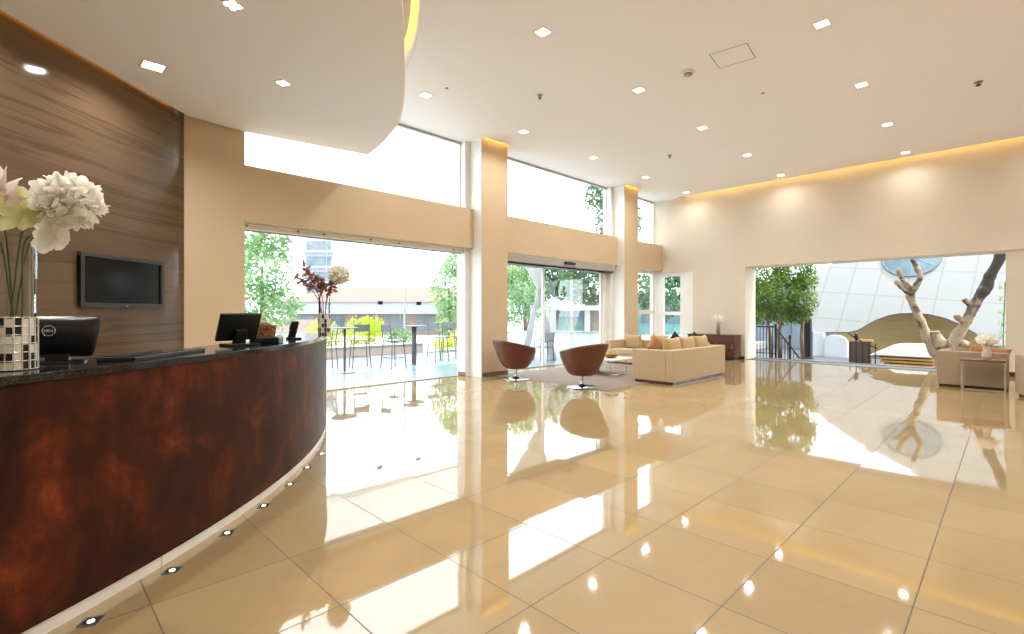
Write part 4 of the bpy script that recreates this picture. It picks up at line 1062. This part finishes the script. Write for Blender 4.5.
# mottled forked tree sculpture
TY = 18.9
def tp(px, py, Y=TY): x, z = Ypt(px, py, Y); return (x, Y, z)
sx_, sz_ = Ypt(940, 357, TY)
ft = thing('forked_dead_tree', 'bare forked pale-barked tree rising behind the dusty-beige armchair', 'tree', (0, 0, 0), 0)
b = MB()
def limb(pts, rad, seg=12):
    P = [Vector(p) for p in pts]; S_ = smooth3(P, 5); rr = []
    for i in range(len(S_)):
        t_ = i/5; k = min(int(t_), len(rad) - 2); rr.append((rad[k] + (rad[k+1] - rad[k])*(t_ - k))*U(.9, 1.12))
    b.tube([tuple(p) for p in S_], rr, seg)
limb([(sx_ + .05, TY, -0.38), (sx_ + .03, TY, sz_ - .05), tp(933, 350), tp(926, 334), tp(917, 313), tp(909, 295)], [.22, .18, .125, .12, .11, .10])
limb([tp(913, 303), tp(911, 294), tp(916, 286), tp(920, 277), tp(917, 268), tp(912, 259)], [.08, .10, .085, .075, .075, .05])
limb([tp(913, 302), tp(910, 293), tp(907, 285), tp(902, 279), tp(898.5, 270)], [.08, .095, .075, .06, .075])
limb([tp(912, 300), tp(909, 293), tp(903, 288), tp(895, 281)], [.08, .085, .075, .055])
limb([tp(942, 347), tp(936, 336), tp(935, 331)], [.2, .13, .10])
limb([tp(950, 345), tp(962, 343), tp(975, 350, TY - .2)], [.16, .10, .07])
b.build('trunk', M['barkwhite'], ft, smooth=True)
b = MB()
limb([(sx_ + .08, TY, 0.45), (sx_ + .16, TY, sz_ - .02), tp(955, 339), tp(964, 326), tp(971, 312), tp(978, 299), tp(986, 287), tp(990, 276), tp(998, 262), tp(1003, 248), tp(1007, 236)], [.16, .17, .15, .125, .12, .12, .15, .13, .12, .13, .12], 14)
limb([tp(966, 322), tp(958, 318), tp(957, 315)], [.12, .08, .07])
limb([tp(975, 306), tp(966, 301), tp(964, 299)], [.11, .08, .05])
b.build('dark_limb', M['barkdark'], ft, smooth=True)
ft['label'] = 'bare forked pale-barked tree with one dark limb rising behind the dusty-beige armchair'

# green tree and stair railing at the left of the court
x_, _ = Ypt(786, 320, 19.8)
t = thing('court_tree', 'lush green tree at the left of the garden court, above the stair railing', 'tree', (x_, 19.8, -.36), 0)
for k, (ox, bx_) in enumerate(((-.5, -.7), (-.2, -.1), (.55, .6))):
    MB().tube([(ox, 0, 0), (ox - .05, 0, 1.0), (bx_, 0, 1.9), (bx_*1.2, 0, 2.6)], [.07, .06, .05, .02], 8).build('trunk', M['bark'], t, smooth=True)
foliage(t, [((-.75, 0, 2.30), .7, 1), ((-.1, -.2, 2.60), .75, 1), ((.45, 0, 2.25), .6, 1), ((-.7, .2, 3.30), .8, 1), ((.25, 0, 3.40), .75, 1), ((-.95, 0, 1.75), .55, .8), ((-.2, .2, 1.80), .55, .8), ((.4, .1, 1.75), .45, .8), ((.65, 0, 3.00), .4, 1), ((-.1, 0, 4.40), .9, 1), ((-1.2, 0, 2.70), .5, 1.2)], 15000, .105, M['leaf'])
rl = thing('stair_railing', 'black metal stair railing stepping down beneath the lush green tree', 'railing', (0, 17.6, 0), 0)
xa, _ = Ypt(757, 340, 17.6); xb, _ = Ypt(776, 340, 17.6); xc, _ = Ypt(800, 340, 17.6)
zt = 1.45 - 17/494*16.6
b = MB()
for k in range(7):
    x = xa + (xb - xa)*k/6; b.tube([(x, 0, -.36), (x, 0, zt + .12)], .014, 6)
b.build('upright_bars', M['darkmetal'], rl)
b = MB()
for k in range(1, 8):
    u = k/8; x = xb + (xc - xb)*u; b.tube([(x, 0, -.36), (x, 0, zt + .05 - (zt + .1)*u)], .012, 6)
b.build('stair_bars', M['darkmetal'], rl)
MB().tube([(xa, 0, zt + .12), (xb - .05, 0, zt + .12), (xb, 0, zt + .08), (xc, 0, .0)], .028, 8).build('handrail', M['darkmetal'], rl)
for x in (xb, xb + .42): MB().tube([(x, -.03, -.36), (x, -.03, zt + .2 - (x - xb)*.8)], .035, 8).build('newel_post', M['darkmetal'], rl)
MB().tube([(xa, 0, .12), (xb, 0, .12)], .016, 6).build('bottom_rail', M['darkmetal'], rl)
xp, _ = Ypt(808, 340, 22.0)
dp = thing('dark_post', 'dark square post between the lush green tree and the white shell', 'post', (xp, 22.0, -.36), 0)
MB().box(-.11, -.11, 0, .11, .11, 1.55).build('shaft', M['darkmetal'], dp, bevel=.01); MB().box(-.16, -.16, 0, .16, .16, .08).build('foot', M['greystone'], dp)
pc = thing('neighbour_house', 'pale house wall with a blue window behind the lush green tree', 'building', (-10.5, 28.0, -.36), 0)
MB().box(-3, 0, 0, 5.0, .3, 3.4).build('wall', M['housegrey'], pc)
for x in (-.5, 1.8, 3.4): MB().box(x, -.04, .5, x + .8, .01, 1.9).build('window', M['windowdark'], pc)
vn = thing('climbing_vine', 'thin leafy vine hanging at the right jamb of the garden window', 'vine', (-.12, 17.25, -.36), 0)
b = MB(); b.tube([(0.02, .2, 0), (.0, .2, 1.2), (.04, .2, 2.6)], .012, 5); b.build('stem', M['stem'], vn)
foliage(vn, [((-.02, .2, .9 + .32*k), .08, 1.2) for k in range(6)], 110, .07, M['leafpale'])

# ------------------------------------------------------------------ light
w = bpy.data.worlds.new('sky'); scene.world = w; w.use_nodes = True
nt = w.node_tree; bg = nt.nodes['Background']
tc = nt.nodes.new('ShaderNodeTexCoord'); sp = nt.nodes.new('ShaderNodeSeparateXYZ'); rp = nt.nodes.new('ShaderNodeValToRGB')
nt.links.new(tc.outputs['Generated'], sp.inputs[0]); nt.links.new(sp.outputs[2], rp.inputs[0])
rp.color_ramp.elements[0].position = 0.0; rp.color_ramp.elements[0].color = (0.84, 0.93, 1.0, 1)
rp.color_ramp.elements[1].position = 0.8; rp.color_ramp.elements[1].color = (0.76, 0.88, 1.0, 1)
nt.links.new(rp.outputs[0], bg.inputs[0]); bg.inputs[1].default_value = 5.2
s = bpy.data.lights.new('sun', 'SUN'); s.energy = 7.0; s.angle = radians(2); s.color = (1, 0.95, 0.86)
so = bpy.data.objects.new('sun', s); COL.objects.link(so)
so.rotation_euler = Vector((-0.30, -0.22, -0.93)).to_track_quat('-Z', 'Y').to_euler()

vs = scene.view_settings
vs.view_transform = 'Standard'; vs.look = 'None'; vs.gamma = 1; vs.use_curve_mapping = False; vs.exposure = 0.14
scene.display_settings.display_device = 'sRGB'
scene.cycles.use_denoising = True
scene.cycles.max_bounces = 10; scene.cycles.diffuse_bounces = 5; scene.cycles.glossy_bounces = 5; scene.cycles.transparent_max_bounces = 16
scene.cycles.sample_clamp_indirect = 4; scene.cycles.blur_glossy = 0.5
scene.cycles.caustics_reflective = True; scene.cycles.caustics_refractive = False
